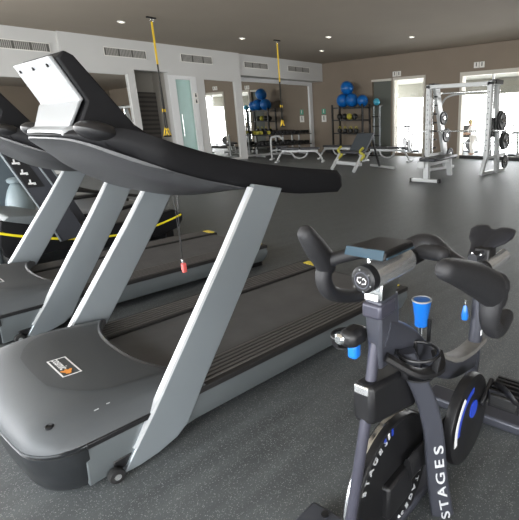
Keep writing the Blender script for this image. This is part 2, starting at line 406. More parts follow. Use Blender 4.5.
# ------------------------------------------------------------------ treadmill
def treadmill(loc, label, key):
    t = thing('treadmill', label, 'treadmill', loc, 0, 'treadmills side by side')
    OX = 1.2
    def add(name, bm, m, par=t, bevel=0., ang=35):
        bmesh.ops.translate(bm, verts=bm.verts, vec=(-OX, 0, 0)); return obj(name, bm, m, par, bevel, ang)
    # --- side panels
    for s, nm in ((-1, 'near'), (1, 'far')):
        rings = []
        for x, zb, zt in ((.37, .015, .205), (.60, .03, .190), (.80, .06, .185), (1.6, .06, .185), (2.36, .06, .185), (2.40, .10, .18)):
            rings.append([(x, s*.508, zt), (x, s*.520, (zt+zb)/2), (x, s*.500, zb), (x, s*.44, zb), (x, s*.44, zt)])
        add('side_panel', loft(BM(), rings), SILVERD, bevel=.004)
        # footrail with ridges
        b = box(BM(), .74, 2.40, min(s*.31, s*.522), max(s*.31, s*.522), .180, .208)
        rl = add('foot_rail', b, RAIL, bevel=.004)
        b = BM()
        for k in range(6):
            y = s*(.335+.030*k); box(b, .78, 2.34, y-.006, y+.006, .206, .213)
        add('ridge', b, RIB, rl)
        add('end_mark', box(BM(), 2.325, 2.385, min(s*.33, s*.46), max(s*.33, s*.46), .2085, .214), YEL, rl)
    # deck and belt
    add('belt', box(BM(), .70, 2.36, -.312, .312, .165, .196), BELT, bevel=.01)
    add('rear_roller', tube(BM(), [(2.36, -.33, .15), (2.36, .33, .15)], .045, 14), BLACK)
    add('rear_foot', box(BM(), 2.2, 2.38, -.45, .45, 0, .06), BLACK, bevel=.01)
    # --- hood
    NX, NY = 22, 28
    def xfront(ty):
        t_ = max(0, (abs(ty)-.70)/.30); return .203+.035*min(abs(ty), 1)**2+.135*(1-math.sqrt(max(0, 1-min(1, t_)**2)))
    def plan(sx, ty):
        # sx 0..1 front to rear, ty -1..1
        x0 = xfront(ty)
        xr = .79+.075*(abs(ty)**3)-.085*(1-abs(ty)**2.2)
        return x0+(xr-x0)*sx, .522*ty
    def hz(sx, ty):
        x, y = plan(sx, ty)
        f = min(1, sx/.42); f = math.sqrt(max(0, 1-(1-f)**2.2))
        g = max(0, 1-abs(ty)**7)**.5
        rear = 1-.32*max(0, (sx-.5)/.5)**1.5
        return .198+.112*f*g*rear
    b = BM(); grid = []
    for i in range(NX+1):
        row = []
        for j in range(NY+1):
            ty = math.sin(PI/2*(-1+2*j/NY)); ty = .35*ty+.65*(-1+2*j/NY)
            sx = (i/NX)**1.5
            x, y = plan(sx, ty); row.append(b.verts.new((x, y, hz(sx, ty))))
        grid.append(row)
    for i in range(NX):
        for j in range(NY): b.faces.new((grid[i][j], grid[i+1][j], grid[i+1][j+1], grid[i][j+1]))
    # rear lip down
    low = [b.verts.new((v.co.x-.0, v.co.y, .19)) for v in grid[-1]]
    for j in range(NY): b.faces.new((grid[-1][j], low[j], low[j+1], grid[-1][j+1]))
    hood = add('motor_hood', b, HOOD, ang=60)
    # dark inset on top
    b = BM(); g2 = []
    for i in range(15):
        row = []
        for j in range(15):
            sx = .34+.655*i/14; ty = (-.74+1.48*j/14)*(1 if i > 5 else (math.sqrt(1-((5.5-i)/6.2)**2)))
            x, y = plan(sx, ty); row.append(b.verts.new((x, y, hz(sx, ty)+.0022)))
        g2.append(row)
    for i in range(14):
        for j in range(14): b.faces.new((g2[i][j], g2[i+1][j], g2[i+1][j+1], g2[i][j+1]))
    add('hood_inset', b, HOODD, hood, ang=60)
    b = BM(); pts = []
    for k in range(25):
        ty = -.80+1.6*k/24; x, y = plan(1, ty); pts.append((x+.004, y, hz(1, ty)-.003))
    add('belt_seal', tube(b, pts, .012, 6), BLACK, hood)
    # skirt
    def rim(z, ins):
        o = []
        for k in range(41):
            ty = -1+2*k/40; ty = math.sin(ty*PI/2)
            x, y = plan(0, ty); sc_ = 1-ins
            o.append((.55+(x-.55)*(1-ins*1.1), y*sc_ , z))
        o = [(.60, -.46*(1-ins), z), (.39, -.46*(1-ins), z), (.385, -.521*(1-ins), z)] + o + [(.385, .521*(1-ins), z), (.39, .46*(1-ins), z), (.60, .46*(1-ins), z)]
        return o
    b = BM(); loft(b, [rim(.205, .0), rim(.19, .012), rim(.186, .0), rim(.12, .012), rim(.05, .045), rim(.008, .095)], cap=True)
    add('skirt', b, SKIRT, ang=50)
    for s in (-1, 1): add('side_seal', box(BM(), .382, .70, min(s*.515, s*.5265), max(s*.515, s*.5265), .184, .206), BLACK, hood, .003)
    # round screw plug on the hood corner
    x, y = plan(.14, -.80); z = hz(.14, -.80)
    add('screw_plug', lathe(BM(), [(.014, -.006), (.014, .004), (.010, .005), (.009, .002)], (x, y, z), 'z', 14), BLACK, hood)
    # sticker on the inset
    def hzxy(x, y):
        best = .3
        ty = y/.522
        x0 = xfront(ty); xr = .79+.075*(abs(ty)**3)-.085*(1-abs(ty)**2.2)
        return hz(max(0, min(1, (x-x0)/(xr-x0))), ty)
    def lay(bm, dz):
        for v in bm.verts: v.co.z += hzxy(v.co.x, v.co.y)+dz
        return bm
    def rr(x0, x1, y0, y1, w):
        bb = BM(); box(bb, x0, x1, y0, y0+w, 0, .0008); box(bb, x0, x1, y1-w, y1, 0, .0008); box(bb, x0, x0+w, y0, y1, 0, .0008); box(bb, x1-w, x1, y0, y1, 0, .0008); return bb
    sx0, sx1, sy0, sy1 = .440, .512, -.165, .035
    add('sticker_border', lay(rr(sx0, sx1, sy0, sy1, .006), .0035), WHITED, hood)
    if key:
        for x_, y_, l_ in ((.445, -.462, .016), (.49, -.458, .012)):
            add('scratch', lay(box(BM(), x_, x_+l_, y_, y_+.004, 0, .0006), .002), LETTER, hood)
    lf = BM()
    for a0 in (-.6, 0, .6):
        pts = []
        for k in range(12):
            a = 2*PI*k/12; u, v = .026*math.cos(a), .0085*math.sin(a)
            pts.append((.470+ .010*math.sin(a0) + v*math.cos(a0)+u*math.sin(a0), -.125+(-v*math.sin(a0)+u*math.cos(a0)), 0))
        vs = [lf.verts.new(p) for p in pts]; lf.faces.new(vs)
    add('leaf_emblem', lay(lf, .0042), ORANGE, hood)
    tb = text_bm('cosmic', .045, Matrix.Translation((.470, -.030, 0)) @ Matrix.Rotation(-PI/2, 4, 'Z'), .0003, bold=.0008)
    add('sticker_lettering', lay(tb, .0038), WHITED, hood)
    # wheels at the front
    for s in (-1, 1):
        wh = add('transport_wheel', lathe(BM(), [(.010, -.016), (.027, -.015), (.029, -.010), (.029, .010), (.027, .015), (.010, .016)], (.450, s*.535, .030), 'y', 18), RUBBER)
        add('wheel_hub', lathe(BM(), [(.012, -.019), (.012, .019)], (.450, s*.535, .030), 'y', 12), STEEL, wh)
        add('wheel_bracket', box(BM(), .455, .55, min(s*.49, s*.515), max(s*.49, s*.515), .03, .075), BLACK, wh, .005)
    # legs
    for s in (-1, 1):
        tp, bt = (0, 0) if s < 0 else (.065, .01)
        fr_ = [(.480, .012), (.535, .09), (.622, .205), (.785, .44), (1.0, .75), (1.195, 1.045)]
        bk_ = [(1.35, 1.01), (1.195, .752), (.985, .436), (.845, .23), (.79, .14), (.755, .085), (.70, .045), (.62, .020), (.54, .010)]
        sh = lambda x, z: (x+bt+(tp-bt)*z, z)
        poly = [sh(*q) for q in fr_+bk_]
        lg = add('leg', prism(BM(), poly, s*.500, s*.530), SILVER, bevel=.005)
        b = BM()
        loft(b, [[(x-.006, s*.501, z+.004), (x-.006, s*.529, z+.004), (x+.004, s*.5315, z-.002), (x+.004, s*.4985, z-.002)] for x, z in [sh(*q) for q in fr_[1:-1]+[(1.185, 1.03)]]])
        add('front_edge', b, LEGEDGE, lg)
    # --- console: black upper body with two long arms over a grey lower shell
    def ip(tab, x):
        if x <= tab[0][0]: return tab[0][1]
        for (xa, za), (xb, zb_) in zip(tab, tab[1:]):
            if x <= xb: return za+(zb_-za)*(x-xa)/(xb-xa)
        return tab[-1][1]
    ZT = [(.58, 1.272), (.65, 1.288), (.75, 1.290), (.867, 1.238), (1.03, 1.184), (1.244, 1.130), (1.54, 1.082), (1.82, 1.045)]
    ZR = [(.58, 1.262), (.62, 1.250), (.70, 1.205), (.85, 1.130), (.99, 1.080), (1.20, 1.020), (1.50, .958), (1.82, .930)]
    DD = [(.58, .0), (.62, .018), (.70, .050), (.80, .080), (.92, .098), (1.02, .085), (1.12, .05), (1.22, .0)]
    def xf(y): return .595+.245*(min(abs(y), .478)/.478)**4.2
    def sm(tab, x): return (ip(tab, x-.03)+ip(tab, x)+ip(tab, x+.03))/3
    N_ = 30
    def upper(y, x1):
        ay = abs(y); k = .55 if ay > .477 else (.86 if ay > .471 else 1.)
        if .36 < ay < .372 and x1 > 1.2: k = .9
        x0 = xf(y); top, bot = [], []
        for i in range(N_+1):
            x = x0+(x1-x0)*i/N_; a_, c_ = sm(ZT, x), sm(ZR, x); mid = (a_+c_)/2; h = (a_-c_)/2*k
            e0 = min(1, (x-x0)/.03); h *= math.sqrt(max(.05, 1-(1-e0)**2))
            if x1 > 1.2: e1 = min(1, (x1-x)/.035); h *= math.sqrt(max(.25, 1-(1-e1)**2))
            top.append((x, y, mid+h)); bot.append((x, y, mid-h))
        return top+bot[::-1]
    con = add('console_body', loft(BM(), [upper(y, 1.12) for y in (-.37, -.3, -.2, -.1, 0, .1, .2, .3, .37)]), BLACKS, ang=45)
    for s in (-1, 1):
        add('console_arm', loft(BM(), [upper(s*y, 1.822-(.03 if y > .477 else (.01 if y > .471 else 0))) for y in (.365, .375, .40, .43, .455, .465, .472, .478)]), BLACKS, con, ang=45)
    rings = []
    for j in range(33):
        y = -.476+.952*j/32; g = max(0, 1-(abs(y)/.477)**3.2)**.55; x0 = xf(y)+.004; top, bot = [], []
        for i in range(N_+1):
            x = x0+(1.22-x0)*i/N_; z = sm(ZR, x); e0 = min(1, (x-x0)/.10)
            top.append((x, y, z+.002)); bot.append((x, y, z-.001-sm(DD, x)*g*(.35+.65*e0)))
        rings.append(top+bot[::-1])
    add('under_shell', loft(BM(), rings), SHELL, con, ang=50)
    # head
    hd = BM()
    side = [(.628, 1.528), (.655, 1.555), (.685, 1.54), (.86, 1.30), (.99, 1.20), (.93, 1.15), (.74, 1.20), (.655, 1.29), (.700, 1.385)]
    loft(hd, [[(x, y_, z) for x, z in side] for y_ in (-.232, -.21, .21, .232)])
    head = add('screen_housing', hd, BLACKS, con, .008)
    add('screen', loft(BM(), [[(.702, -.2, 1.522), (.702, .2, 1.522), (.704, .2, 1.524), (.704, -.2, 1.524)], [(.852, -.2, 1.316), (.852, .2, 1.316), (.854, .2, 1.318), (.854, -.2, 1.318)]]), BLACK, head)
    bk = BM()
    pr = [(.612, 1.532), (.684, 1.388), (.676, 1.38), (.634, 1.288)]
    wdt = [.208, .220, .220, .196]
    loft(bk, [[(x-.006, -w_, z), (x-.006, w_, z), (x+.012, w_, z+.004), (x+.012, -w_, z+.004)] for (x, z), w_ in zip(pr, wdt)])
    bp_ = add('back_cover', bk, PALE, head, .006)
    b = BM()
    for y_ in (-.16, 0, .16): tube(b, [(.612, y_, 1.505), (.622, y_, 1.507)], .006, 8)
    add('screw', b, BLACK, bp_)
    add('neck_plinth', loft(BM(), [[(.630, -.205, 1.296), (.630, .195, 1.296), (.72, .22, 1.296), (.72, -.22, 1.296)], [(.606, -.215, 1.284), (.606, .205, 1.284), (.74, .235, 1.28), (.74, -.235, 1.28)], [(.602, -.215, 1.262), (.602, .205, 1.262), (.74, .235, 1.262), (.74, -.235, 1.262)]]), PALE, con, .004)
    for s in (-1, 1):
        b = BM(); sphere(b, (0, 0, 0), 1, 20)
        bmesh.ops.scale(b, vec=(.080, .085, .038), verts=b.verts); bmesh.ops.rotate(b, verts=b.verts, matrix=Matrix.Rotation(R(18), 3, 'Y')); bmesh.ops.translate(b, verts=b.verts, vec=(.690, s*.315, 1.272))
        add('shoulder_cover', b, BLACK, con)
    if key:
        kx = 1.095
        k_ = add('safety_key', (lambda b: (box(b, kx-.012, kx+.010, -.019, -.002, .56, .61), box(b, kx-.004, kx+.014, .004, .019, .565, .605), b)[2])(BM()), RED, t, .004)
        add('key_cord', tube(tube(BM(), [(kx-.01, 0, 1.08), (kx, 0, .9), (kx, -.005, .60)], .0016, 5), [(kx+.03, 0, 1.08), (kx+.012, 0, .86), (kx+.002, .004, .60)], .0016, 5), BLACK, k_)
        add('key_clip', box(BM(), kx-.006, kx+.006, -.008, .008, .61, .628), STEEL, k_, .002)
    return t
treadmill((1.2, 2.165, 0), 'nearest grey and silver treadmill filling the left foreground', True)
treadmill((1.31, 3.835, 0), 'second silver treadmill standing behind the nearest one', False)

# ------------------------------------------------------------------ curved self-powered treadmill and machines further left
t = thing('curved_treadmill', 'low black curved treadmill with yellow side stripe behind the second treadmill', 'treadmill', (1.75, 5.45, 0))
def ad(name, bm, m, par=None, bevel=0., ang=35, o=(1.75, 5.45, 0)):
    bmesh.ops.translate(bm, verts=bm.verts, vec=-Vector(o)); return obj(name, bm, m, par or t, bevel, ang)
def cz(x): return .30+.17*((x-1.95)/.95)**2
for y in (5.0, 5.82):
    top = [(x, cz(x)) for x in [.93+.083*k for k in range(21)]]
    poly = [(.90, .38), (.88, .28), (.90, .17), (.98, .10)]+[(x, max(.06, cz(x)-.24)) for x in (1.3, 1.7, 2.1, 2.4)]+[(2.54, .14), (2.60, .22), (2.61, .29)]+top[::-1][1:]
    sp = ad('side_cover', prism(BM(), poly, y, y+.08), BLACKS, bevel=.01)
    pts = [(x, y-.004 if y < 5.4 else y+.084, cz(x)-.12+.03*max(0, (x-2.2)/.4)) for x in [.90+.0845*k for k in range(21)]]
    ad('yellow_stripe', tube(BM(), pts, .011, 6, .004), YELB, sp)
ad('running_belt', loft(BM(), [[(x, 5.08, cz(x)-.03), (x, 5.82, cz(x)-.03), (x, 5.82, cz(x)-.07), (x, 5.08, cz(x)-.07)] for x in [.98+.077*k for k in range(21)]]), BELT)
ad('front_cover', loft(BM(), [[(x, 5.02, z), (x, 5.88, z), (x, 5.88, .40), (x, 5.02, .40)] for x, z in ((.90, .44), (1.0, .52), (1.2, .50), (1.42, .42))]), SILVERD, bevel=.02)
for y in (4.98, 5.62):
    ox = 0 if y < 5.4 else .24
    pl = [(x_+ox, z_) for x_, z_ in ((.96, 1.28), (1.18, 1.22), (1.42, .66), (1.58, .25), (1.34, .22), (1.23, .57))]
    u = ad('upright', prism(BM(), pl, y, y+.05), MACH, bevel=.004)
    ad('light_edge', tube(tube(BM(), [(.965+ox, y-.004, 1.27), (1.23+ox, y-.004, .57), (1.34+ox, y-.004, .23)], .009, 5), [(1.18+ox, y-.004, 1.21), (1.42+ox, y-.004, .66)], .009, 5), SILVER, u)
    if y < 5.4:
        pc = ad('placard', prism(BM(), [(1.03, 1.16), (1.16, 1.12), (1.31, .76), (1.175, .76)], y-.006, y-.001), BLACK, u)
        b = BM()
        for k in range(4):
            x, z = 1.09+.042*k, 1.08-.093*k
            box(b, x-.028, x+.028, y-.010, y-.006, z-.012, z+.004); box(b, x-.016, x-.004, y-.010, y-.006, z, z+.032); box(b, x+.012, x+.03, y-.010, y-.006, z-.018, z-.008)
        ad('white_marks', b, WHITED, pc)
ad('foot', box(BM(), 1.0, 1.1, 5.05, 5.85, 0, .14), BLACK, bevel=.01); ad('foot', box(BM(), 2.4, 2.5, 5.05, 5.85, 0, .16), BLACK, bevel=.01)
ad('cross_bar', tube(BM(), [(1.08, 5.03, 1.2), (1.30, 5.64, 1.2)], .025), BLACK)
ad('nose_cover', box(BM(), .62, .90, 5.06, 5.80, .03, .40), SILVER, bevel=.04)
ad('transport_wheel', lathe(BM(), [(.02, -.02), (.045, -.02), (.045, .02), (.02, .02)], (.97, 4.96, .12), 'y', 14), RUBBER)

t2 = thing('cross_trainer', 'pale blue-grey exercise machine with tapered column at far left edge', 'exercise machine', (1.6, 6.7, 0))
t = t2
O2 = (1.6, 6.7, 0)
ad('column_cover', lathe(BM(), [(r_*.80, h_*.66+.06) for r_, h_ in ((.19, .0), (.20, .25), (.19, .45), (.165, .62), (.12, .78), (.075, .88), (.06, .90), (.095, .93), (.10, .975), (.065, 1.01), (.01, 1.02))], (1.43, 6.5, 0), 'z', 24), MACHP, o=O2)
ad('housing', prism(BM(), [(.9, .05), (.85, .8), (.95, 1.1), (1.75, 1.05), (1.85, .5), (1.9, .05)], 6.85, 7.15), SLATE, bevel=.03, o=O2)
ad('base_rail', box(BM(), .7, 2.9, 6.35, 6.55, .0, .10), SILVER, bevel=.02, o=O2)
ad('base_cover', loft(BM(), [[(x, 6.3, z*.6), (x, 6.5, z), (x, 7.0, z), (x, 7.2, z*.5), (x, 7.2, .02), (x, 6.3, .02)] for x, z in ((1.4, .42), (1.8, .50), (2.3, .40), (2.9, .22), (3.0, .12))]), PALE, bevel=.02, o=O2)
ad('handle_arm', tube(BM(), smoothpath([(2.6, 6.4, .32), (2.0, 6.4, .55), (1.7, 6.4, .62), (1.5, 6.42, .9), (1.35, 6.42, 1.25)]), .022), BLACK, o=O2)
ad('pedal', box(BM(), 1.9, 2.3, 6.28, 6.42, .42, .46), BLACK, bevel=.015, o=O2)
ad('link_rod', tube(BM(), [(1.6, 6.3, .62), (3.0, 6.3, .30)], .02), RAIL, o=O2)

# ------------------------------------------------------------------ indoor bike
BZ = R(5)
bike = thing('indoor_bike', 'graphite indoor spin bike with blue levers in the right foreground', 'exercise bike', (.781, .665, 0), BZ)
def ab(name, bm, m, par=None, bevel=0., ang=35):
    for v in bm.verts: v.co = (v.co.x*.93, v.co.y*.93, 1.3-(1.3-v.co.z)*.93)
    return obj(name, bm, m, par or bike, bevel, ang)
# base
ab('front_crossbar', box(BM(), -.05, .075, -.30, .30, -.092, -.045), MACH, bevel=.012)
ab('rear_crossbar', box(BM(), .90, 1.02, -.27, .27, -.092, -.040), FRAMEG, bevel=.012)
ab('base_beam', beam(BM(), (.0, .03, -.065), (.97, .0, -.065), .08, .04), FRAMEG, bevel=.01)
ab('foot_bolt', lathe(BM(), [(.014, 0), (.014, .006)], (.045, .22, -.045)), BLACK)
# front fork post
ab('front_post', tube(BM(), [(.055, .004, .70), (.040, .004, .62), (.012, .004, .50), (-.085, .004, .16), (-.05, .004, -.06)], .017, 14, .017), FRAMEP)
hp = ab('head_post', loft(BM(), [[(x0, -w_, z), (x0+.004, w_, z), (x1, w_, z), (x1, -w_, z)] for x0, x1, w_, z in ((.045, .12, .024, .62), (.040, .13, .026, .70), (.038, .14, .028, .74), (.036, .135, .028, .836))]), FRAMEG, bevel=.008)
ab('post_collar', box(BM(), .030, .115, -.032, .032, .780, .825), FRAMEP, hp, .008)
ab('stem_riser', loft(BM(), [[(.045, -.026, .825), (.045, .026, .825), (.118, .026, .825), (.118, -.026, .825)], [(.05, -.026, .89), (.05, .026, .89), (.15, .026, .89), (.15, -.026, .89)]]), CHROME, bevel=.004)
ab('label_sticker', box(BM(), .034, .037, -.02, .022, .835, .853), WHITED, hp)
# steel slide tube and end cap
st_ = ab('slide_tube', tube(BM(), [(.022, 0, .905), (.215, 0, .905)], .038, 28), STEEL)
cap = ab('end_cap', lathe(BM(), [(.010, 0), (.030, 0), (.037, .005), (.038, .03)], (-.008, 0, .905), 'x', 28), BLACK, st_)
ab('cap_ring', torus(BM(), (-.009, 0, .905), .022, .0018, 'x'), FRAMEG, cap)
for k in range(6):
    a = R(20+60*k); ab('cap_bolt', lathe(BM(), [(.0028, -.0115), (.0028, -.006)], (0, .030*math.cos(a), .905+.030*math.sin(a)), 'x', 8), CHROME, cap)
# stylised S emblem on the cap: two hooked strokes
b = BM()
def stroke(pts, w=.0022):
    for p, q in zip(pts, pts[1:]): beam(b, (-.0105, p[0], .905+p[1]), (-.0105, q[0], .905+q[1]), w, .001, (1, 0, 0))
stroke([(.001, .009), (.012, .007), (.014, -.002), (.006, -.008), (.003, -.003)]); stroke([(-.001, -.009), (-.012, -.007), (-.014, .002), (-.006, .008), (-.003, .003)])
ab('cap_emblem', b, WHITED, cap)
ab('slide_shaft', box(BM(), .20, .30, -.028, .028, .885, .925), BLACK, bevel=.006)
# handlebars, yawed slightly
hb = BM()
def bar(pts, r, ry=None, k=5, sq=2.3): 
    P_ = smoothpath(pts, k); rl = lerp_list(r, k) if isinstance(r, (list, tuple)) else r
    r2 = lerp_list(ry, k) if isinstance(ry, (list, tuple)) else ry
    return tube(BM(), P_, rl, 14, r2, round_end=True, sq=sq)
HBm = ab('handlebar', bar([(.26, -.10, .925), (.27, -.02, .925), (.27, .04, .918), (.22, .12, .915), (.165, .20, .895), (.150, .245, .875)], [.022, .026, .026, .022, .020, .022], [.026]*6), GRIP)
ab('handlebar_wing', bar([(.25, .04, .915), (.28, -.01, .942), (.295, -.05, .940), (.30, -.10, .905), (.30, -.17, .875), (.30, -.25, .85)], [.022, .026, .026, .024, .024, .026], [.028, .036, .038, .034, .032, .032]), GRIP, HBm)
ab('grip_horn', bar([(.150, .252, .855), (.135, .25, .885), (.095, .25, .935), (.058, .25, .985)], [.034, .040, .037, .026], [.029, .030, .029, .024]), GRIP, HBm)
ab('grip_drop', bar([(.150, .252, .865), (.132, .252, .825), (.148, .25, .778), (.20, .247, .742), (.285, .235, .715), (.34, .21, .72)], [.027, .026, .026, .025, .024, .021]), GRIP, HBm)
ab('grip_horn', bar([(.310, -.252, .805), (.265, -.25, .845), (.14, -.25, .912), (.01, -.25, .970), (-.045, -.25, .990)], [.044, .052, .045, .031, .024], [.033, .038, .034, .027, .023]), GRIP, HBm)
ab('grip_drop', bar([(.300, -.250, .845), (.275, -.25, .80), (.275, -.25, .745), (.32, -.25, .698), (.375, -.25, .685), (.43, -.25, .700)], [.042, .034, .029, .027, .026, .024]), GRIP, HBm)
# tablet holder
tb_ = ab('tablet_console', loft(BM(), [[(.030, .088, .952), (.040, .088, .974), (.040, -.045, .978), (.030, -.045, .952)], [(.19, .080, .955), (.19, .078, .972), (.19, -.040, .976), (.19, -.045, .952)]]), BLACK, bevel=.006)
ab('glass_face', loft(BM(), [[(.0275, .083, .955), (.0375, .083, .976), (.0375, -.040, .979), (.0275, -.040, .955)], [(.0295, .083, .954), (.0395, .083, .977), (.0395, -.040, .980), (.0295, -.040, .954)]]), SCREEN, tb_)
ab('side_light', box(BM(), .04, .185, -.0475, -.0445, .955, .961), SCREEN, tb_)
ab('camera_dot', box(BM(), .0335, .0365, .012, .026, .9775, .980), BLACK, tb_)
mt = ab('console_mount', loft(BM(), [[(.07, -.02, .955), (.07, .05, .955), (.22, .05, .955), (.22, -.02, .955)], [(.11, -.015, .925), (.11, .02, .925), (.19, .02, .925), (.19, -.015, .925)]]), BLACK, bevel=.005)
ab('mount_bolt', tube(BM(), [(.075, .035, .958), (.075, .035, .925)], .006, 8), CHROME, mt)
# brake knob box and blue tab at left of the post
kb = ab('knob_housing', loft(BM(), [[(-.01, .03, z), (-.015, .085, z), (.06, .09, z), (.07, .03, z)] for z in (.690, .742)]), BLACK, bevel=.016)
ab('knob_tip', lathe(BM(), [(.012, .0), (.018, .006), (.012, .012)], (-.02, .078, .716), 'x', 12), CHROME, kb)
ab('blue_tab', loft(BM(), [[(.01, .040, z), (.01, .072, z), (.04, .072, z), (.04, .040, z)] for z in (.648, .70)]), BLUE, kb, .008)
# bottle cages
for y, sr, xx, zz, dp in ((.135, .040, .085, .675, .03), (-.075, .062, .17, .640, .07)):
    cg = ab('bottle_cage', torus(BM(), (xx, y, zz), sr, .0055, 'z'), BLACK)
    b = BM()
    for k in range(3):
        a = R(40+120*k); tube(b, [(xx+sr*math.cos(a), y+sr*math.sin(a), zz), (xx+sr*.8*math.cos(a), y+sr*.8*math.sin(a), zz-dp)], .006, 6, .012)
    lathe(b, [(sr*.85, -dp-.006), (sr*.85, -dp)], (xx, y, zz)); ab('cage_basket', b, BLACK, cg)
ab('cage_arm', tube(BM(), smoothpath([(.06, -.03, .66), (.12, -.10, .60), (.22, -.12, .575), (.27, -.09, .60)]), .012, 8, .022), BLACK)
# black brake cover
ab('brake_cover', loft(BM(), [[(-.012, -.030, z0), (-.012, .040, z0), (.22, .045, z1), (.22, -.05, z1)] for z0, z1 in ((.468, .415), (.595, .565))]), BLACK, bevel=.014)
ab('cover_highlight', box(BM(), -.016, -.008, -.018, .030, .565, .592), STEEL, bevel=.003)  # thin steel plate stands in for the grey highlight on the cover front
# top tube
P_ = smoothpath([(.075, 0, .725), (.20, -.005, .655), (.33, -.01, .535), (.46, -.01, .425), (.62, 0, .345), (.80, 0, .30)], 4)
ab('top_tube', tube(BM(), P_, lerp_list([.050, .040, .036, .040, .045, .045], 4), 16, .032, sq=3.5), FRAMEG, ang=50)
P_ = smoothpath([(.40, .0, .515), (.50, 0, .445), (.62, 0, .385), (.76, 0, .355), (.90, 0, .350)], 4)
ab('saddle_cradle', tube(BM(), P_, .014, 12, .038, sq=3.5), TANTOP, ang=50)
# curved blade down tube with lettering
BX_ = Vector((.64, -.77, 0)); BN = Vector((-.77, -.64, 0))
P_ = smoothpath([Vector(q)+BX_*k_ for q, k_ in (((.15, -.035, .64), .0), ((.165, -.05, .55), .018), ((.195, -.062, .43), .034), ((.232, -.076, .30), .028), ((.285, -.098, .11), .0), ((.35, -.128, -.09), -.030))], 5)
WB = lerp_list([.036, .034, .034, .034, .037, .042], 5); b = BM(); rings = []
for p, w_ in zip(P_, WB):
    o = []
    for k in range(20):
        a = 2*PI*k/20; c, s_ = math.cos(a), math.sin(a); c = math.copysign(abs(c)**.45, c); s_ = math.copysign(abs(s_)**.45, s_)
        o.append(p+BX_*c*w_+BN*s_*.022)
    rings.append(o)
blade = ab('frame_blade', loft(b, rings), FRAMEG, ang=50)
for ch, zc_ in zip('SEGATS', (.252, .187, .118, .047, -.020, -.080)):
    i0 = min(range(len(P_)-1), key=lambda i: abs((P_[i].z+P_[i+1].z)/2-zc_))
    p0, p1 = P_[i0], P_[i0+1]; f_ = (zc_-p0.z)/(p1.z-p0.z); c0 = p0+(p1-p0)*f_
    td = (p0-p1).normalized(); td = (td-BN*td.dot(BN)).normalized(); tu = BN.cross(td)
    Mt = Matrix.Identity(4); c0 = c0+BN*.0235+BX_*.010
    for i in range(3): Mt[i][0] = td[i]; Mt[i][1] = tu[i]; Mt[i][2] = BN[i]; Mt[i][3] = c0[i]
    q = text_bm(ch, .062, Mt @ Matrix.Diagonal((1.25, .72, 1, 1)), .0015, bold=.0008); ab('letter', q, LETTER, blade)
# flywheel
FC = (.148, .012, .145)
fw = ab('flywheel', lathe(BM(), [(.02, -.014), (.06, -.014), (.180, -.012), (.222, -.026), (.229, -.023), (.231, -.018), (.231, .018), (.229, .023), (.222, .026), (.180, .012), (.06, .014), (.02, .014)], FC, 'y', 64), BLACK, ang=30)
ab('rim_highlight', lathe(BM(), [(.2312, .001), (.2330, .003), (.2330, .017), (.2312, .019)], FC, 'y', 64), CHROME, fw)
for a0 in (130, 310):
    b = BM()
    for i, ch in enumerate('STAGES'):
        a = R(a0-(i-2.5)*9.5)
        M_ = Matrix.Translation((FC[0]+.196*math.cos(a), FC[1]-.0205, FC[2]+.196*math.sin(a))) @ Matrix.Rotation(PI/2, 4, 'X') @ Matrix.Rotation(a-PI/2, 4, 'Z')
        q = text_bm(ch, .034, M_, .0012, bold=.0008); me_ = bpy.data.meshes.new('q'); q.to_mesh(me_); q.free(); b.from_mesh(me_)
    ab('rim_lettering', b, LETTER, fw)
for a0, m_ in ((98, WHITED), (92, BLUES), (104, BLUES), (182, BLUES), (190, WHITED), (196, BLUES), (280, WHITED)):
    b = BM(); a = R(a0)
    beam(b, (FC[0]+.185*math.cos(a), FC[1]-.0165, FC[2]+.185*math.sin(a)), (FC[0]+.218*math.cos(a+.08), FC[1]-.0265, FC[2]+.224*math.sin(a+.08)), .010, .002, (0, 1, 0)); ab('rim_stripe', b, m_, fw)
ab('hub_box', box(BM(), .08, .24, -.03, .045, .04, .17), BLACK, bevel=.01)
# seat post, saddle
ab('seat_tube', tube(BM(), [(.80, 0, -.04), (.87, 0, .56)], .030, 14), FRAMEG)
ab('rear_stay', beam(BM(), (.83, 0, .12), (.97, 0, -.05), .05, .05), FRAMEG, bevel=.008)
sp_ = ab('seat_post', tube(BM(), [(.862, 0, .50), (.90, 0, .712)], .021, 14), STEEL)
ss = ab('saddle_slide', tube(BM(), [(.80, -.035, .715), (.98, -.06, .735)], .028, 20), STEEL)
ab('slide_collar', tube(BM(), [(.79, -.034, .714), (.815, -.036, .716)], .032, 20), BLACK, ss)
ab('saddle_clamp', box(BM(), .84, .93, -.04, .025, .715, .79), BLACK, bevel=.008)
b = BM(); rings = []
for x, w_, zt_ in ((.79, .020, .775), (.81, .030, .782), (.86, .040, .794), (.91, .056, .808), (.95, .084, .820), (1.0, .100, .832), (1.04, .096, .840), (1.06, .070, .838)):
    o = []
    for k in range(22):
        a = 2*PI*k/22; c, s_ = math.cos(a), math.sin(a); yy = w_*c
        dip = -.014*math.exp(-(yy/.018)**2) if (s_ > 0 and x > .8) else 0
        o.append((x-(.03*math.exp(-(yy/.03)**2) if x > 1.0 else 0), yy+.012, zt_-.020+.022*s_+dip+(.012*abs(c) if s_ > 0 and x > .95 else 0)))
    rings.append(o)
sd = ab('saddle', loft(b, rings), PADB, ang=60)
ab('saddle_rail', tube(tube(BM(), [(.80, .018, .775), (.88, .024, .760), (1.03, .03, .80)], .004, 6), [(.80, -.018, .775), (.88, -.024, .760), (1.03, -.03, .80)], .004, 6), CHROME, sd)
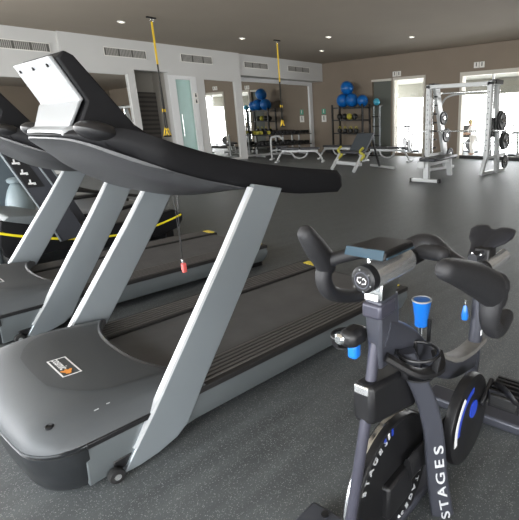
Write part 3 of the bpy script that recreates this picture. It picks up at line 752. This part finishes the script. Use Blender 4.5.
# blue levers
lv = ab('resistance_lever', lathe(BM(), [(.023, .0), (.024, .03), (.032, .085), (.034, .092), (.030, .094), (.006, .092)], (.352, .012, .632), 'z', 20), BLUE)
ab('lever_rim', torus(BM(), (.352, .012, .725), .0315, .0035), PALE, lv)
ab('lever_stem', tube(BM(), [(.345, .012, .54), (.35, .012, .65)], .009, 10), CHROME, lv)
ab('lever_blade', beam(BM(), (.352, -.016, .56), (.352, -.020, .66), .012, .006), BLACK, lv)
l2 = ab('seat_lever', lathe(BM(), [(.014, .0), (.016, .02), (.010, .055), (.004, .07)], (.80, .035, .475), 'z', 14), BLUE)
ab('lever_pin', tube(BM(), [(.80, .035, .54), (.80, .035, .565)], .006, 8), CHROME, l2)
# belt guard with stripes
GC = (.525, -.10, .20)
gd = ab('belt_guard', lathe(BM(), [(.01, -.028), (.15, -.028), (.175, -.018), (.180, 0), (.175, .018), (.15, .026), (.01, .026)], GC, 'y', 40), BLACK)
for k, (m_, w_) in enumerate(((WHITED, .026), (BLUES, .026))):
    b = BM(); pts = []
    for i in range(15):
        a = R(122+4.6*i) if k == 0 else R(92+6*i); rad = .158-.022*k; pts.append((GC[0]+rad*math.cos(a), GC[1]-.0295, GC[2]+rad*math.sin(a)))
    tube(b, pts, .0015, 6, w_/2, up=(0, 1, 0)); ab('guard_stripe', b, m_, gd)
ab('guard_disc', lathe(BM(), [(.035, -.032), (.035, -.028)], (GC[0], GC[1], GC[2]+.05), 'y', 24), BLUES, gd)
ab('guard_arm', tube(BM(), [(.20, -.03, .16), (.56, -.07, .205)], .05, 12, .018), BLACK)
cr = ab('crank_arm', beam(BM(), (.58, -.140, .24), (.68, -.145, .30), .018, .034), BLACK, bevel=.005)
pd = ab('pedal', box(BM(), .60, .73, -.270, -.160, .235, .285), IRON, cr, .006)
b = BM()
for x in (.625, .655, .685, .71, .732): box(b, x-.012, x-.002, -.275, -.155, .222, .298)
ab('pedal_teeth', b, BLACK, pd)
b = BM(); tube(b, smoothpath([(.63, -.265, .25), (.60, -.26, .285), (.62, -.215, .31), (.66, -.17, .29), (.68, -.16, .25)]), .007, 8, .018); ab('toe_strap', b, BLACK, pd)
ab('pedal_spindle', tube(BM(), [(.68, -.14, .29), (.69, -.285, .25)], .009, 8), CHROME, pd)
cr2 = ab('crank_arm', beam(BM(), (.56, .06, .205), (.46, .07, .15), .016, .030), BLACK, bevel=.005)
ab('pedal', box(BM(), .41, .51, .085, .17, .135, .16), IRON, cr2, .006)
ab('fork_sticker', box(BM(), .83, .845, -.032, -.029, .40, .425), WHITED)

# ------------------------------------------------------------------ suspension straps
def straps(x, y, zy, zh, lab):
    t = thing('suspension_trainer', lab, 'exercise straps', (x, y, ZC), 0, 'suspension straps hanging from the ceiling')
    a = obj('ceiling_anchor', box(BM(), -.11, .11, -.03, .03, -.03, 0), BLACK, t, .004)
    obj('anchor_ring', torus(BM(), (0, 0, -.07), .035, .008, 'y'), CHROME, a)
    obj('upper_strap', box(BM(), -.021, .021, -.008, .008, zy-ZC, -.09), STRAPY, t)
    for s in (-1, 1):
        obj('lower_strap', beam(BM(), (0, s*.01, zy-ZC), (s*.04, s*.03, zh-ZC+.16), .05, .008, (1, 0, 0)), STRAPB, t)
        hnd = obj('handle', tube(BM(), [(s*.05-.07, s*.05, zh-ZC-.02), (s*.05+.07, s*.05, zh-ZC-.02)], .02, 10), STRAPB, t)
        obj('handle_loop', tube(tube(BM(), [(s*.05-.07, s*.05, zh-ZC-.02), (s*.05, s*.03, zh-ZC+.18)], .014, 6), [(s*.05+.07, s*.05, zh-ZC-.02), (s*.05, s*.03, zh-ZC+.18)], .014, 6), STRAPY, hnd)
    obj('buckle', box(BM(), -.04, .04, -.02, .02, zh-ZC+.55, zh-ZC+.62), STRAPY, t, .006)
straps(5.76, 11.25, 2.66, 1.03, 'yellow and black suspension straps hanging in front of the dark corridor')
straps(9.71, 11.54, 2.50, 1.20, 'yellow and black suspension straps hanging before the dumbbell rack mirror')

# ------------------------------------------------------------------ dumbbell rack
t = thing('dumbbell_rack', 'two-tier rack of dumbbells along the mirror in the recess', 'rack', (12.55, 14.97, 0))
for z in (.42, .84):
    obj('shelf', loft(BM(), [[(x, -.16, z-.03), (x, -.16, z), (x, .18, z), (x, .18, z-.03)] for x in (-1.5, 1.5)]), IRON, t, .004)
for x in (-1.2, .2, 1.1):
    obj('upright', beam(BM(), (x, .22, 0), (x, .22, .90), .07, .05), RACKW, t, .004)
    obj('foot', box(BM(), x-.04, x+.04, -.28, .24, 0, .05), RACKW, t, .004)
def make_db(m, r, lab, loc, grp):
    d = thing('dumbbell', lab, 'dumbbell', loc, 0, grp)
    b = lathe(BM(), [(r*.9, -.11), (r, -.10), (r, -.05), (r*.9, -.045)], (0, 0, r), 'y', 6); obj('weight_head', b, m, d, .004)
    b = lathe(BM(), [(r*.9, .045), (r, .05), (r, .10), (r*.9, .11)], (0, 0, r), 'y', 6); obj('weight_head', b, m, d, .004)
    obj('handle', tube(BM(), [(0, -.05, r), (0, .05, r)], .016, 8), CHROME, d)
    return d
p0 = p1 = None
for row, z in enumerate((.424, .844)):
    for k in range(15):
        x = 11.22+.19*k; loc = (x, 14.95, z)
        ylw = row == 1 and k in (0, 1, 3)
        lab = 'yellow-green dumbbell on the upper tier beside the pillar' if ylw else ('black hexagonal dumbbell on the %s tier of the long rack' % ('upper' if row else 'lower'))
        grp = 'yellow dumbbells on the upper tier' if ylw else ('black dumbbells on the %s tier' % ('upper' if row else 'lower'))
        if ylw:
            if p1 is None: p1 = make_db(YKETTLE, .075, lab, loc, grp); o = p1
            else: o = copy_tree(p1)
        else:
            if p0 is None: p0 = make_db(IRON, .075, lab, loc, grp); o = p0
            else: o = copy_tree(p0)
        o.location = loc; o.rotation_euler = (0, 0, random.uniform(-.15, .15)); o['label'] = lab; o['group'] = grp

# ------------------------------------------------------------------ ball rack against the back wall
t = thing('storage_rack', 'black upright storage rack with blue balls against the taupe wall', 'rack', (14.1, 12.55, 0))
for x in (-.22, .22):
    for y in (-.80, .80): obj('post', box(BM(), x-.03, x+.03, y-.03, y+.03, 0, 1.95), IRON, t)
for z in (.30, .82, 1.33, 1.80):
    b = BM(); box(b, -.24, -.18, -.80, .80, z, z+.05); box(b, .18, .24, -.80, .80, z, z+.05); box(b, -.18, .18, -.80, .80, z+.01, z+.025); obj('shelf', b, IRON, t)
def ball(name, c, r, m, lab, cat, grp=None):
    o = obj(name, sphere(BM(), (0, 0, 0), r, 28), m, None, ang=180); o.location = c; tag(o, lab, cat, grp); return o
G = 'blue exercise balls on the storage rack'
bb = [((14.10, 12.95, 2.11), 'at the left end of the top shelf'), ((14.06, 12.43, 2.11), 'in the middle of the top shelf'), ((14.14, 11.95, 2.07), 'at the right end of the top shelf, half hidden'), ((14.08, 12.69, 2.57), 'stacked on top of the others')]
for k, (c, s) in enumerate(bb):
    r = (.258, .258, .22, .258)[k]
    o = ball('exercise_ball', c, r, BALLB, 'large blue exercise ball '+s, 'ball', G)
    b = BM()
    for q in range(-3, 4): 
        h = q*r*.2; torus(b, (0, 0, h), math.sqrt(r*r-h*h)-.001, .004, 'z', 36, 5)
    obj('ridge', b, BALLB, o)
for k, y in enumerate((13.15, 12.88, 12.61, 12.34)):
    ball('medicine_ball', (14.1, y, 1.325+.05+.12), .12, IRON if k != 2 else YKETTLE, ('black medicine ball on the middle shelf' if k != 2 else 'yellow medicine ball among black ones on the middle shelf'), 'ball', 'black medicine balls' if k != 2 else None)
def kettle(loc, m, lab, grp):
    o = thing('kettlebell', lab, 'kettlebell', loc, 0, grp)
    obj('bell', lathe(BM(), [(.05, 0), (.09, .03), (.10, .09), (.08, .15), (.03, .17)], (0, 0, 0), 'z', 16), IRON, o)
    obj('handle', torus(BM(), (0, 0, .19), .055, .013, 'x', 18, 6), m, o)
for k in range(4): kettle((14.08, 13.15-.3*k, .87), YKETTLE, 'kettlebell with yellow handle on the lower shelf of the black rack', 'kettlebells with yellow handles')

t = thing('roller_stand', 'tall chrome stand of two vertical tubes beside the ball rack', 'stand', (14.2, 11.30, 0))
for y in (-.14, .14): obj('tube', tube(BM(), [(0, y, .04), (0, y, 1.85)], .035, 12), SILVERD, t)
obj('base', box(BM(), -.25, .25, -.24, .24, 0, .04), IRON, t, .01)
obj('top_plate', box(BM(), -.1, .1, -.2, .2, 1.85, 1.88), IRON, t)
for z in (.4, .75, 1.1, 1.45): obj('peg', box(BM(), -.08, .04, -.16, .16, z, z+.04), IRON, t)
ball('small_exercise_ball', (14.2, 11.30, 2.01), .13, CYAN, 'small cyan ball on top of the chrome stand', 'ball')

# ------------------------------------------------------------------ benches
def curved_bench(loc, rz, lab, incl=0., sc_=1.):
    t = thing('weight_bench', lab, 'bench', loc, rz, 'white framed weight benches')
    obj('seat_pad', box(BM(), -.62, .02, -.14, .14, .42, .49), PADB, t, .02)
    bp = obj('back_pad', loft(BM(), [[(x, -.14, z), (x, .14, z), (x, .14, z+.07), (x, -.14, z+.07)] for x, z in ((.04, .42), (.68*math.cos(incl)+.04*0, .42+.68*math.sin(incl)))]), PADB, t, .02)
    obj('spine', beam(BM(), (-.6, 0, .37), (.62, 0, .37), .06, .07), RACKW, t, .005)
    obj('leg', tube(BM(), smoothpath([(-.78, 0, .03), (-.66, 0, .26), (-.52, 0, .36), (-.3, 0, .37)]), .032, 8), RACKW, t)
    obj('leg', tube(BM(), smoothpath([(.78, 0, .03), (.66, 0, .26), (.52, 0, .36), (.3, 0, .37)]), .032, 8), RACKW, t)
    obj('adjuster', tube(BM(), smoothpath([(-.28, 0, .36), (-.2, 0, .2), (0, 0, .13), (.2, 0, .2), (.28, 0, .36)]), .025, 8), RACKW, t)
    for x in (-.78, .78): obj('foot', box(BM(), x-.04, x+.04, -.25, .25, 0, .05), RACKW, t, .01)
    return t
curved_bench((10.55, 11.75, 0), R(-50), 'white framed bench with curved legs nearest the rear strap')
curved_bench((12.3, 11.5, 0), R(-62), 'low white framed bench between the strap and the ball rack')
curved_bench((12.3, 9.35, 0), R(-72), 'white framed flat bench left of the white weight frame', 0)
t = thing('preacher_bench', 'grey framed bench with upright post in front of the dumbbell rack', 'bench', (10.9, 13.2, 0), R(-50))
obj('upright', tube(BM(), smoothpath([(-.3, 0, 0.05), (-.3, 0, .7), (-.2, 0, .8), (.0, 0, .82), (.12, 0, .72)]), .035, 8), RACKW, t)
obj('leg', tube(BM(), smoothpath([(-.3, 0, .32), (.1, 0, .34), (.4, 0, .25), (.55, 0, .04)]), .03, 8), RACKW, t)
obj('pad', box(BM(), -.1, .3, -.15, .15, .42, .49), PADB, t, .02)
obj('foot', box(BM(), -.35, -.25, -.25, .25, 0, .05), RACKW, t, .01)

# bench with yellow adjusters and raised back
t = thing('incline_bench', 'white incline bench with yellow brackets and raised blue-grey backrest', 'bench', (9.75, 8.85, 0), R(0))
for y, x in ((.13, -.52), (-.86, -.72)):
    l_ = obj('leg', beam(BM(), (x, y, .02), (x+.42, y+.02, .46), .07, .07), RACKW, t, .008)
    obj('yellow_bracket', tube(BM(), smoothpath([(x+.28, y, .30), (x+.38, y-.06, .42), (x+.34, y+.05, .52), (x+.46, y+.03, .62)]), .035, 8), YKETTLE, l_)
obj('cross_beam', beam(BM(), (-.30, .20, .20), (-.45, -.90, .20), .09, .09), RACKW, t, .008)
obj('cross_beam', beam(BM(), (.5, .25, .42), (-.1, -.9, .46), .05, .06), RACKW, t, .006)
obj('backrest', loft(BM(), [[(-.05, -.10, .50), (-.05, -.68, .50), (.05, -.68, .50), (.05, -.10, .50)], [(.32, -.12, .98), (.32, -.72, 1.0), (.40, -.72, .97), (.40, -.12, .95)]]), PADG, t, .02)
obj('seat_pad', box(BM(), -.30, -.02, -.7, 0, .45, .52), PADB, t, .02)
t2 = t
obj('support_arm', beam(BM(), (.36, -.60, .95), (.66, -.66, .05), .05, .05), IRON, t, .006)
obj('rear_foot', beam(BM(), (.55, -1.3, .04), (.95, -.1, .04), .07, .06), RACKW, t, .006)

# flat bench in front of the frame
t = thing('flat_bench', 'flat bench with black pad and white T-shaped foot before the weight frame', 'bench', (8.9, 5.45, 0), R(7))
obj('seat_pad', loft(BM(), [[(x, -w_, .44), (x, w_, .44), (x, w_, .51), (x, -w_, .51)] for x, w_ in ((-.35, .20), (0, .22), (.6, .16), (1.15, .13))]), PADB, t, .025)
obj('spine', beam(BM(), (-.35, 0, .38), (1.0, 0, .40), .07, .09), RACKW, t, .006)
obj('front_post', box(BM(), -.40, -.28, -.06, .06, .05, .40), RACKW, t, .008)
obj('front_bracket', box(BM(), -.44, -.34, .02, .20, .30, .44), RACKW, t, .01)
obj('front_foot', beam(BM(), (-.42, .33, .04), (-.42, -.33, .04), .09, .07), RACKW, t, .01)
obj('foot_cap', box(BM(), -.48, -.36, .31, .35, 0, .08), RUBBER, t, .005)
obj('foot_cap', box(BM(), -.48, -.36, -.35, -.31, 0, .08), RUBBER, t, .005)
obj('rear_leg', beam(BM(), (.98, 0, .02), (.88, 0, .42), .12, .08, (1, 0, 0)), RACKW, t, .006)

# ------------------------------------------------------------------ white weight frame with guided barbell
t = thing('smith_machine', 'tall white steel weight frame with guided barbell near the glazed opening', 'weight machine', (10.8, 5.55, 0))
def am(name, bm, m, par=None, bevel=.006): 
    bmesh.ops.translate(bm, verts=bm.verts, vec=(-10.8, -5.55, 0)); return obj(name, bm, m, par or t, bevel)
yl, yr = 6.50, 4.84
for y in (yl, yr):
    u = am('front_upright', box(BM(), 10.25, 10.35, y-.06, y+.06, .42, 2.14), RACKW)
    for k in range(12): am('hole', lathe(BM(), [(.014, -.052), (.014, -.051)], (10.3, y, .6+.12*k), 'x', 8), IRON, u, 0)
    am('base_leg', beam(BM(), (10.3, y, .46), (10.26, y+(.09 if y < 5.5 else -.05), .02), .09, .09), RACKW)
    am('base_rail', beam(BM(), (10.26, y+(.09 if y < 5.5 else -.05), .05), (11.6, y+(.09 if y < 5.5 else -.05), .05), .08, .07), RACKW)
    am('low_rail', beam(BM(), (10.3, y, .42), (11.35, y, .46), .06, .07), RACKW)
    am('rear_upright', beam(BM(), (10.60, y-.02, 2.14), (11.30 if y > 5.5 else 10.95, y, .05), .09, .22 if y > 5.5 else .14), RACKW)
    am('top_rail', box(BM(), 10.25, 10.75, y-.06, y+.06, 2.08, 2.16), RACKW)
    am('guide_rod', tube(BM(), [(10.52, y-.0, .45), (10.52, y, 2.1)], .018, 10), CHROME, None, 0)
    am('top_cap', box(BM(), 10.42, 10.80, y-.09, y+.09, 2.10, 2.20), IRON)
am('top_beam', box(BM(), 10.25, 10.35, yr, yl, 2.06, 2.15), RACKW)
am('pull_up_bar', tube(BM(), [(10.9, yl, 1.98), (10.9, yr, 1.98)], .024, 10), CHROME, None, 0)
am('brace', tube(BM(), smoothpath([(10.9, yl-.02, 1.70), (10.9, yl-.15, 1.86), (10.9, yl-.4, 1.93), (10.9, yl-.7, 1.95)]), .024, 8), RACKW, None, 0)
bb_ = am('barbell', tube(BM(), [(10.46, 6.84, 1.03), (10.46, 4.48, 1.06)], .020, 12), CHROME, None, 0)
am('sleeve', tube(BM(), [(10.46, 4.76, 1.055), (10.46, 4.46, 1.06)], .032, 12), STEEL, bb_, 0)
for k in range(7): am('catch_hook', beam(BM(), (10.44, yl-.09, .62+.21*k), (10.44, yl-.17, .62+.21*k), .05, .04), IRON, None, 0)
am('counterweight_cover', box(BM(), 10.50, 10.66, yr-.02, yr+.12, .9, 1.35), IRON)
def plate(x, y, z, r, lab, m=IRON, th=.045):
    o = thing('weight_plate', lab, 'weight plate', (x, y, z), 0, 'black weight plates on the white frame')
    obj('disc', lathe(BM(), [(.028, -th/2), (r*.55, -th/2+.008), (r*.8, -th/2+.008), (r*.88, -th/2), (r, -th/2+.006), (r, th/2-.006), (r*.88, th/2), (r*.8, th/2-.008), (r*.55, th/2-.008), (.028, th/2)], (0, 0, 0), 'y', 32), m, o)
    obj('hub_ring', torus(BM(), (0, -th/2, 0), .04, .008, 'y', 16, 6), STEEL, o)
plate(10.58, 4.66, 1.28, .23, 'large black weight plate on the upper outer peg of the frame')
plate(10.58, 4.605, 1.27, .20, 'medium black weight plate outermost on the upper peg')
plate(10.84, 4.66, .82, .225, 'large black weight plate on the middle outer peg of the frame')
plate(10.84, 4.605, .81, .20, 'medium black weight plate outermost on the middle peg')
plate(11.0, 4.66, .30, .16, 'small black weight plate on the lowest outer peg of the frame')
am('storage_peg', tube(tube(tube(BM(), [(10.58, 4.8, 1.27), (10.58, 4.56, 1.27)], .024), [(10.84, 4.8, .82), (10.84, 4.56, .82)], .024), [(11.0, 4.8, .30), (11.0, 4.58, .30)], .024), CHROME, None, 0)
for k, (x, z, r, s) in enumerate(((10.80, 1.36, .17, 'upper'), (10.98, .92, .18, 'middle'), (11.20, .42, .16, 'lowest'))): plate(x, yl-.16, z, r, 'black weight plate on the %s inner peg at left of the frame' % s)
am('inner_peg', tube(tube(tube(BM(), [(10.8, yl, 1.36), (10.8, yl-.2, 1.36)], .024), [(10.98, yl, .92), (10.98, yl-.2, .92)], .024), [(11.2, yl, .42), (11.2, yl-.2, .42)], .024), CHROME, None, 0)

# ------------------------------------------------------------------ on the terrace behind the glass
t = thing('railing', 'white railing of the terrace beyond the glass', 'railing', (19.0, 7, 0))
for z in (.35, .7, 1.05): obj('rail', box(BM(), -.03, .03, -5.4, 5.4, z, z+.05), TRIM, t)
for k in range(8): obj('post', box(BM(), -.03, .03, -5.4+1.54*k, -5.34+1.54*k, 0, 1.1), TRIM, t)
t = thing('terrace_chair', 'dark slung chair outside the glass left of the white frame', 'chair', (16.6, 8.95, 0))
obj('seat', box(BM(), -.3, .3, -.3, .3, .40, .46), DARKCL, t, .01)
obj('backrest', box(BM(), .26, .32, -.3, .3, .62, 1.12), DARKCL, t, .01)
for x in (-.28, .28):
    for y in (-.28, .28): obj('leg', box(BM(), x-.025, x+.025, y-.025, y+.025, 0, .42 if x < 0 else .8), DARKCL, t)

def terrace_bike(x, y, rz, lab):
    t = thing('upright_bike', lab, 'exercise bike', (x, y, 0), rz, 'dark exercise bikes on the terrace')
    obj('base', tube(tube(BM(), [(-.5, -.25, .04), (-.5, .25, .04)], .04, 8), [(.5, -.25, .04), (.5, .25, .04)], .04, 8), DARKCL, t)
    obj('frame', tube(tube(BM(), [(-.5, 0, .05), (.5, 0, .05)], .035, 8), [(.15, 0, .06), (.35, 0, .8)], .035, 8), DARKCL, t)
    obj('flywheel', lathe(BM(), [(.02, -.03), (.24, -.02), (.24, .02), (.02, .03)], (-.25, 0, .34), 'y', 24), DARKCL, t)
    obj('head_tube', tube(BM(), [(-.2, 0, .3), (-.35, 0, 1.08)], .035, 8), DARKCL, t)
    obj('handlebar', tube(BM(), smoothpath([(-.62, .2, 1.16), (-.38, .2, 1.08), (-.35, 0, 1.08), (-.38, -.2, 1.08), (-.62, -.2, 1.16)]), .025, 8), DARKCL, t)
    obj('saddle', loft(BM(), [[(.2, -.03, .82), (.2, .03, .82), (.2, .03, .87), (.2, -.03, .87)], [(.5, -.12, .82), (.5, .12, .82), (.5, .12, .89), (.5, -.12, .89)]]), DARKCL, t, .01)
terrace_bike(16.3, 11.15, R(20), 'dark exercise bike seen through the narrow glass door')
terrace_bike(17.9, 12.7, R(60), 'dark exercise bike farther back behind the narrow glass door')
terrace_bike(16.2, 6.35, R(40), 'dark exercise bike outside at the right edge of the picture')
terrace_bike(17.6, 9.25, R(70), 'dark exercise bike outside, left of the person in white')

# person in white seen through the glass
def person(loc, rz):
    root = thing('person', 'person in loose white clothes leaning forward outside the glass', 'person', loc, rz)
    J = {'pel': (0, 0, .68), 'sp': (.03, 0, .84), 'ch': (.10, 0, 1.00), 'nk': (.15, 0, 1.10), 'hd': (.19, 0, 1.19), 'ht': (.20, 0, 1.27),
         'sl': (.10, .15, 1.03), 'el': (.22, .20, .84), 'wl': (.42, .17, .80), 'sr': (.10, -.15, 1.03), 'er': (.20, -.20, .82), 'wr': (.40, -.15, .76),
         'hl': (0, .08, .64), 'kl': (.08, .10, .36), 'al': (-.02, .10, .06), 'tl': (.12, .11, .03), 'hr': (0, -.08, .64), 'kr': (.14, -.10, .38), 'ar': (.10, -.11, .06), 'tr': (.24, -.12, .03)}
    rad = dict(pel=.115, sp=.10, ch=.115, nk=.045, hd=.078, ht=.055, sl=.05, el=.035, wl=.024, sr=.05, er=.035, wr=.024, hl=.085, kl=.058, al=.036, tl=.03, hr=.085, kr=.058, ar=.036, tr=.03)
    E_ = [('pel', 'sp'), ('sp', 'ch'), ('ch', 'nk'), ('nk', 'hd'), ('hd', 'ht'), ('ch', 'sl'), ('sl', 'el'), ('el', 'wl'), ('ch', 'sr'), ('sr', 'er'), ('er', 'wr'), ('pel', 'hl'), ('hl', 'kl'), ('kl', 'al'), ('al', 'tl'), ('pel', 'hr'), ('hr', 'kr'), ('kr', 'ar'), ('ar', 'tr')]
    def skin(name, keys, edges, m, par, grow=0., extra={}):
        jj = dict(J); jj.update(extra)
        me = bpy.data.meshes.new(name); idx = {k: i for i, k in enumerate(keys)}
        me.from_pydata([jj[k] for k in keys], [(idx[a], idx[b_]) for a, b_ in edges], [])
        o = bpy.data.objects.new(name, me); COL.objects.link(o); o.parent = par; me.materials.append(m)
        sk = o.modifiers.new('skin', 'SKIN'); o.modifiers.new('sub', 'SUBSURF').levels = 1; o.modifiers[-1].render_levels = 2
        if not me.skin_vertices: me.attributes.new('s', 'FLOAT', 'POINT')
        return o, me, idx
    def build(name, keys, edges, m, par, grow, root_k, extra={}, radx={}):
        o, me, idx = skin(name, keys, edges, m, par, grow, extra)
        bm = bmesh.new(); bm.from_mesh(me); lay = bm.verts.layers.skin.verify(); bm.verts.ensure_lookup_table()
        for k, i in idx.items():
            r_ = radx.get(k, rad.get(k, .03))+grow; bm.verts[i][lay].radius = (r_, r_); bm.verts[i][lay].use_root = (k == root_k)
        bm.to_mesh(me); bm.free(); 
        return o
    body = build('body', list(J), E_, SKIN, root, 0, 'pel')
    build('tunic', ['pel', 'sp', 'ch', 'sl', 'el', 'sr', 'er', 'hem'], [('pel', 'sp'), ('sp', 'ch'), ('ch', 'sl'), ('sl', 'el'), ('ch', 'sr'), ('sr', 'er'), ('pel', 'hem')], CLOTH, body, .028, 'pel', {'hem': (0, 0, .52)}, {'hem': .13})
    build('trousers', ['pel', 'hl', 'kl', 'al', 'hr', 'kr', 'ar'], [('pel', 'hl'), ('hl', 'kl'), ('kl', 'al'), ('pel', 'hr'), ('hr', 'kr'), ('kr', 'ar')], CLOTH, body, .026, 'pel')
    obj('hair', sphere(BM(), (.175, 0, 1.235), .098, 16, 1.05), HAIR, body)
    obj('nose', lathe(BM(), [(.004, 0), (.016, .02), (.004, .04)], (.285, 0, 1.17), 'z', 8), SKIN, body)
    for s in (-1, 1):
        obj('ear', sphere(BM(), (.19, s*.095, 1.19), .02, 8), SKIN, body)
        for q in range(5):
            obj('finger', tube(BM(), [(.415, s*.16+(q-2)*.014, .785), (.46, s*.15+(q-2)*.016, .775-.006*q), (.485, s*.15+(q-2)*.015, .755)], .007, 6), SKIN, body)
    return root
person((16.35, 8.22, 0), R(100))

# ------------------------------------------------------------------ light
w = bpy.data.worlds.new('sky'); sc.world = w; w.use_nodes = True
nt = w.node_tree; bg = nt.nodes['Background']
sky = nt.nodes.new('ShaderNodeTexSky'); sky.sky_type = 'PREETHAM' if hasattr(sky, 'turbidity') else sky.sky_type
tcw = nt.nodes.new('ShaderNodeTexCoord'); sp = nt.nodes.new('ShaderNodeSeparateXYZ'); nt.links.new(tcw.outputs['Generated'], sp.inputs[0])
cr = nt.nodes.new('ShaderNodeValToRGB'); cr.color_ramp.elements[0].position = .0; cr.color_ramp.elements[0].color = (.70, .72, .70, 1)
e = cr.color_ramp.elements.new(.5); e.color = (1, 1, 1, 1); cr.color_ramp.elements[-1].color = (.75, .87, 1, 1)
mr = nt.nodes.new('ShaderNodeMapRange'); mr.inputs[1].default_value = -1; mr.inputs[2].default_value = 1
nt.links.new(sp.outputs['Z'], mr.inputs[0]); nt.links.new(mr.outputs[0], cr.inputs[0]); nt.links.new(cr.outputs[0], bg.inputs[0])
nt.nodes.remove(sky)
bg.inputs[1].default_value = 9.0
def portal(loc, rot, sx, sy):
    l = bpy.data.lights.new('window_portal', 'AREA'); l.shape = 'RECTANGLE'; l.size = sx; l.size_y = sy; l.cycles.is_portal = True
    o = bpy.data.objects.new('window_portal', l); COL.objects.link(o); o.location = loc; o.rotation_euler = rot
for y0, y1 in ws: portal((XD-.25, (y0+y1)/2, 1.6), (0, R(-90), 0), 2.8, y1-y0)
portal((-1.2, YC-.25, 1.6), (R(90), 0, 0), 4.4, 2.8)
portal((-1.3, YA+.32, 1.55), (R(-90), 0, 0), 4.8, 2.6)
portal((XB+.25, 5.72, 1.42), (0, R(90), 0), 2.64, 4.48)
portal((XB+.25, 10.2, 1.42), (0, R(90), 0), 2.7, 1.3)

# ------------------------------------------------------------------ camera
f, cx, cy, pitch, yaw, roll, H = 448., 370., 260., .30, .69, -.012, 1.30
cam = bpy.data.cameras.new('camera'); co = bpy.data.objects.new('camera', cam); COL.objects.link(co)
fh = Vector((math.cos(yaw), math.sin(yaw), 0)); rt = Vector((math.sin(yaw), -math.cos(yaw), 0)); zz = Vector((0, 0, 1))
fw_ = fh*math.cos(pitch)-zz*math.sin(pitch); up = zz*math.cos(pitch)+fh*math.sin(pitch)
r2 = rt*math.cos(roll)+up*math.sin(roll); u2 = up*math.cos(roll)-rt*math.sin(roll)
Mx = Matrix.Identity(4)
for i in range(3): Mx[i][0] = r2[i]; Mx[i][1] = u2[i]; Mx[i][2] = -fw_[i]
Mx[0][3], Mx[1][3], Mx[2][3] = 0, 0, H
co.matrix_world = Mx
cam.sensor_fit = 'HORIZONTAL'; cam.sensor_width = 36; cam.lens = f*36/519
cam.shift_x = -(cx-259.5)/519; cam.shift_y = 0; cam.clip_start = .02; cam.clip_end = 200
sc.camera = co
sc.view_settings.view_transform = 'Standard'; sc.view_settings.look = 'None'; sc.view_settings.gamma = 1; sc.view_settings.use_curve_mapping = False
sc.view_settings.exposure = 0.62
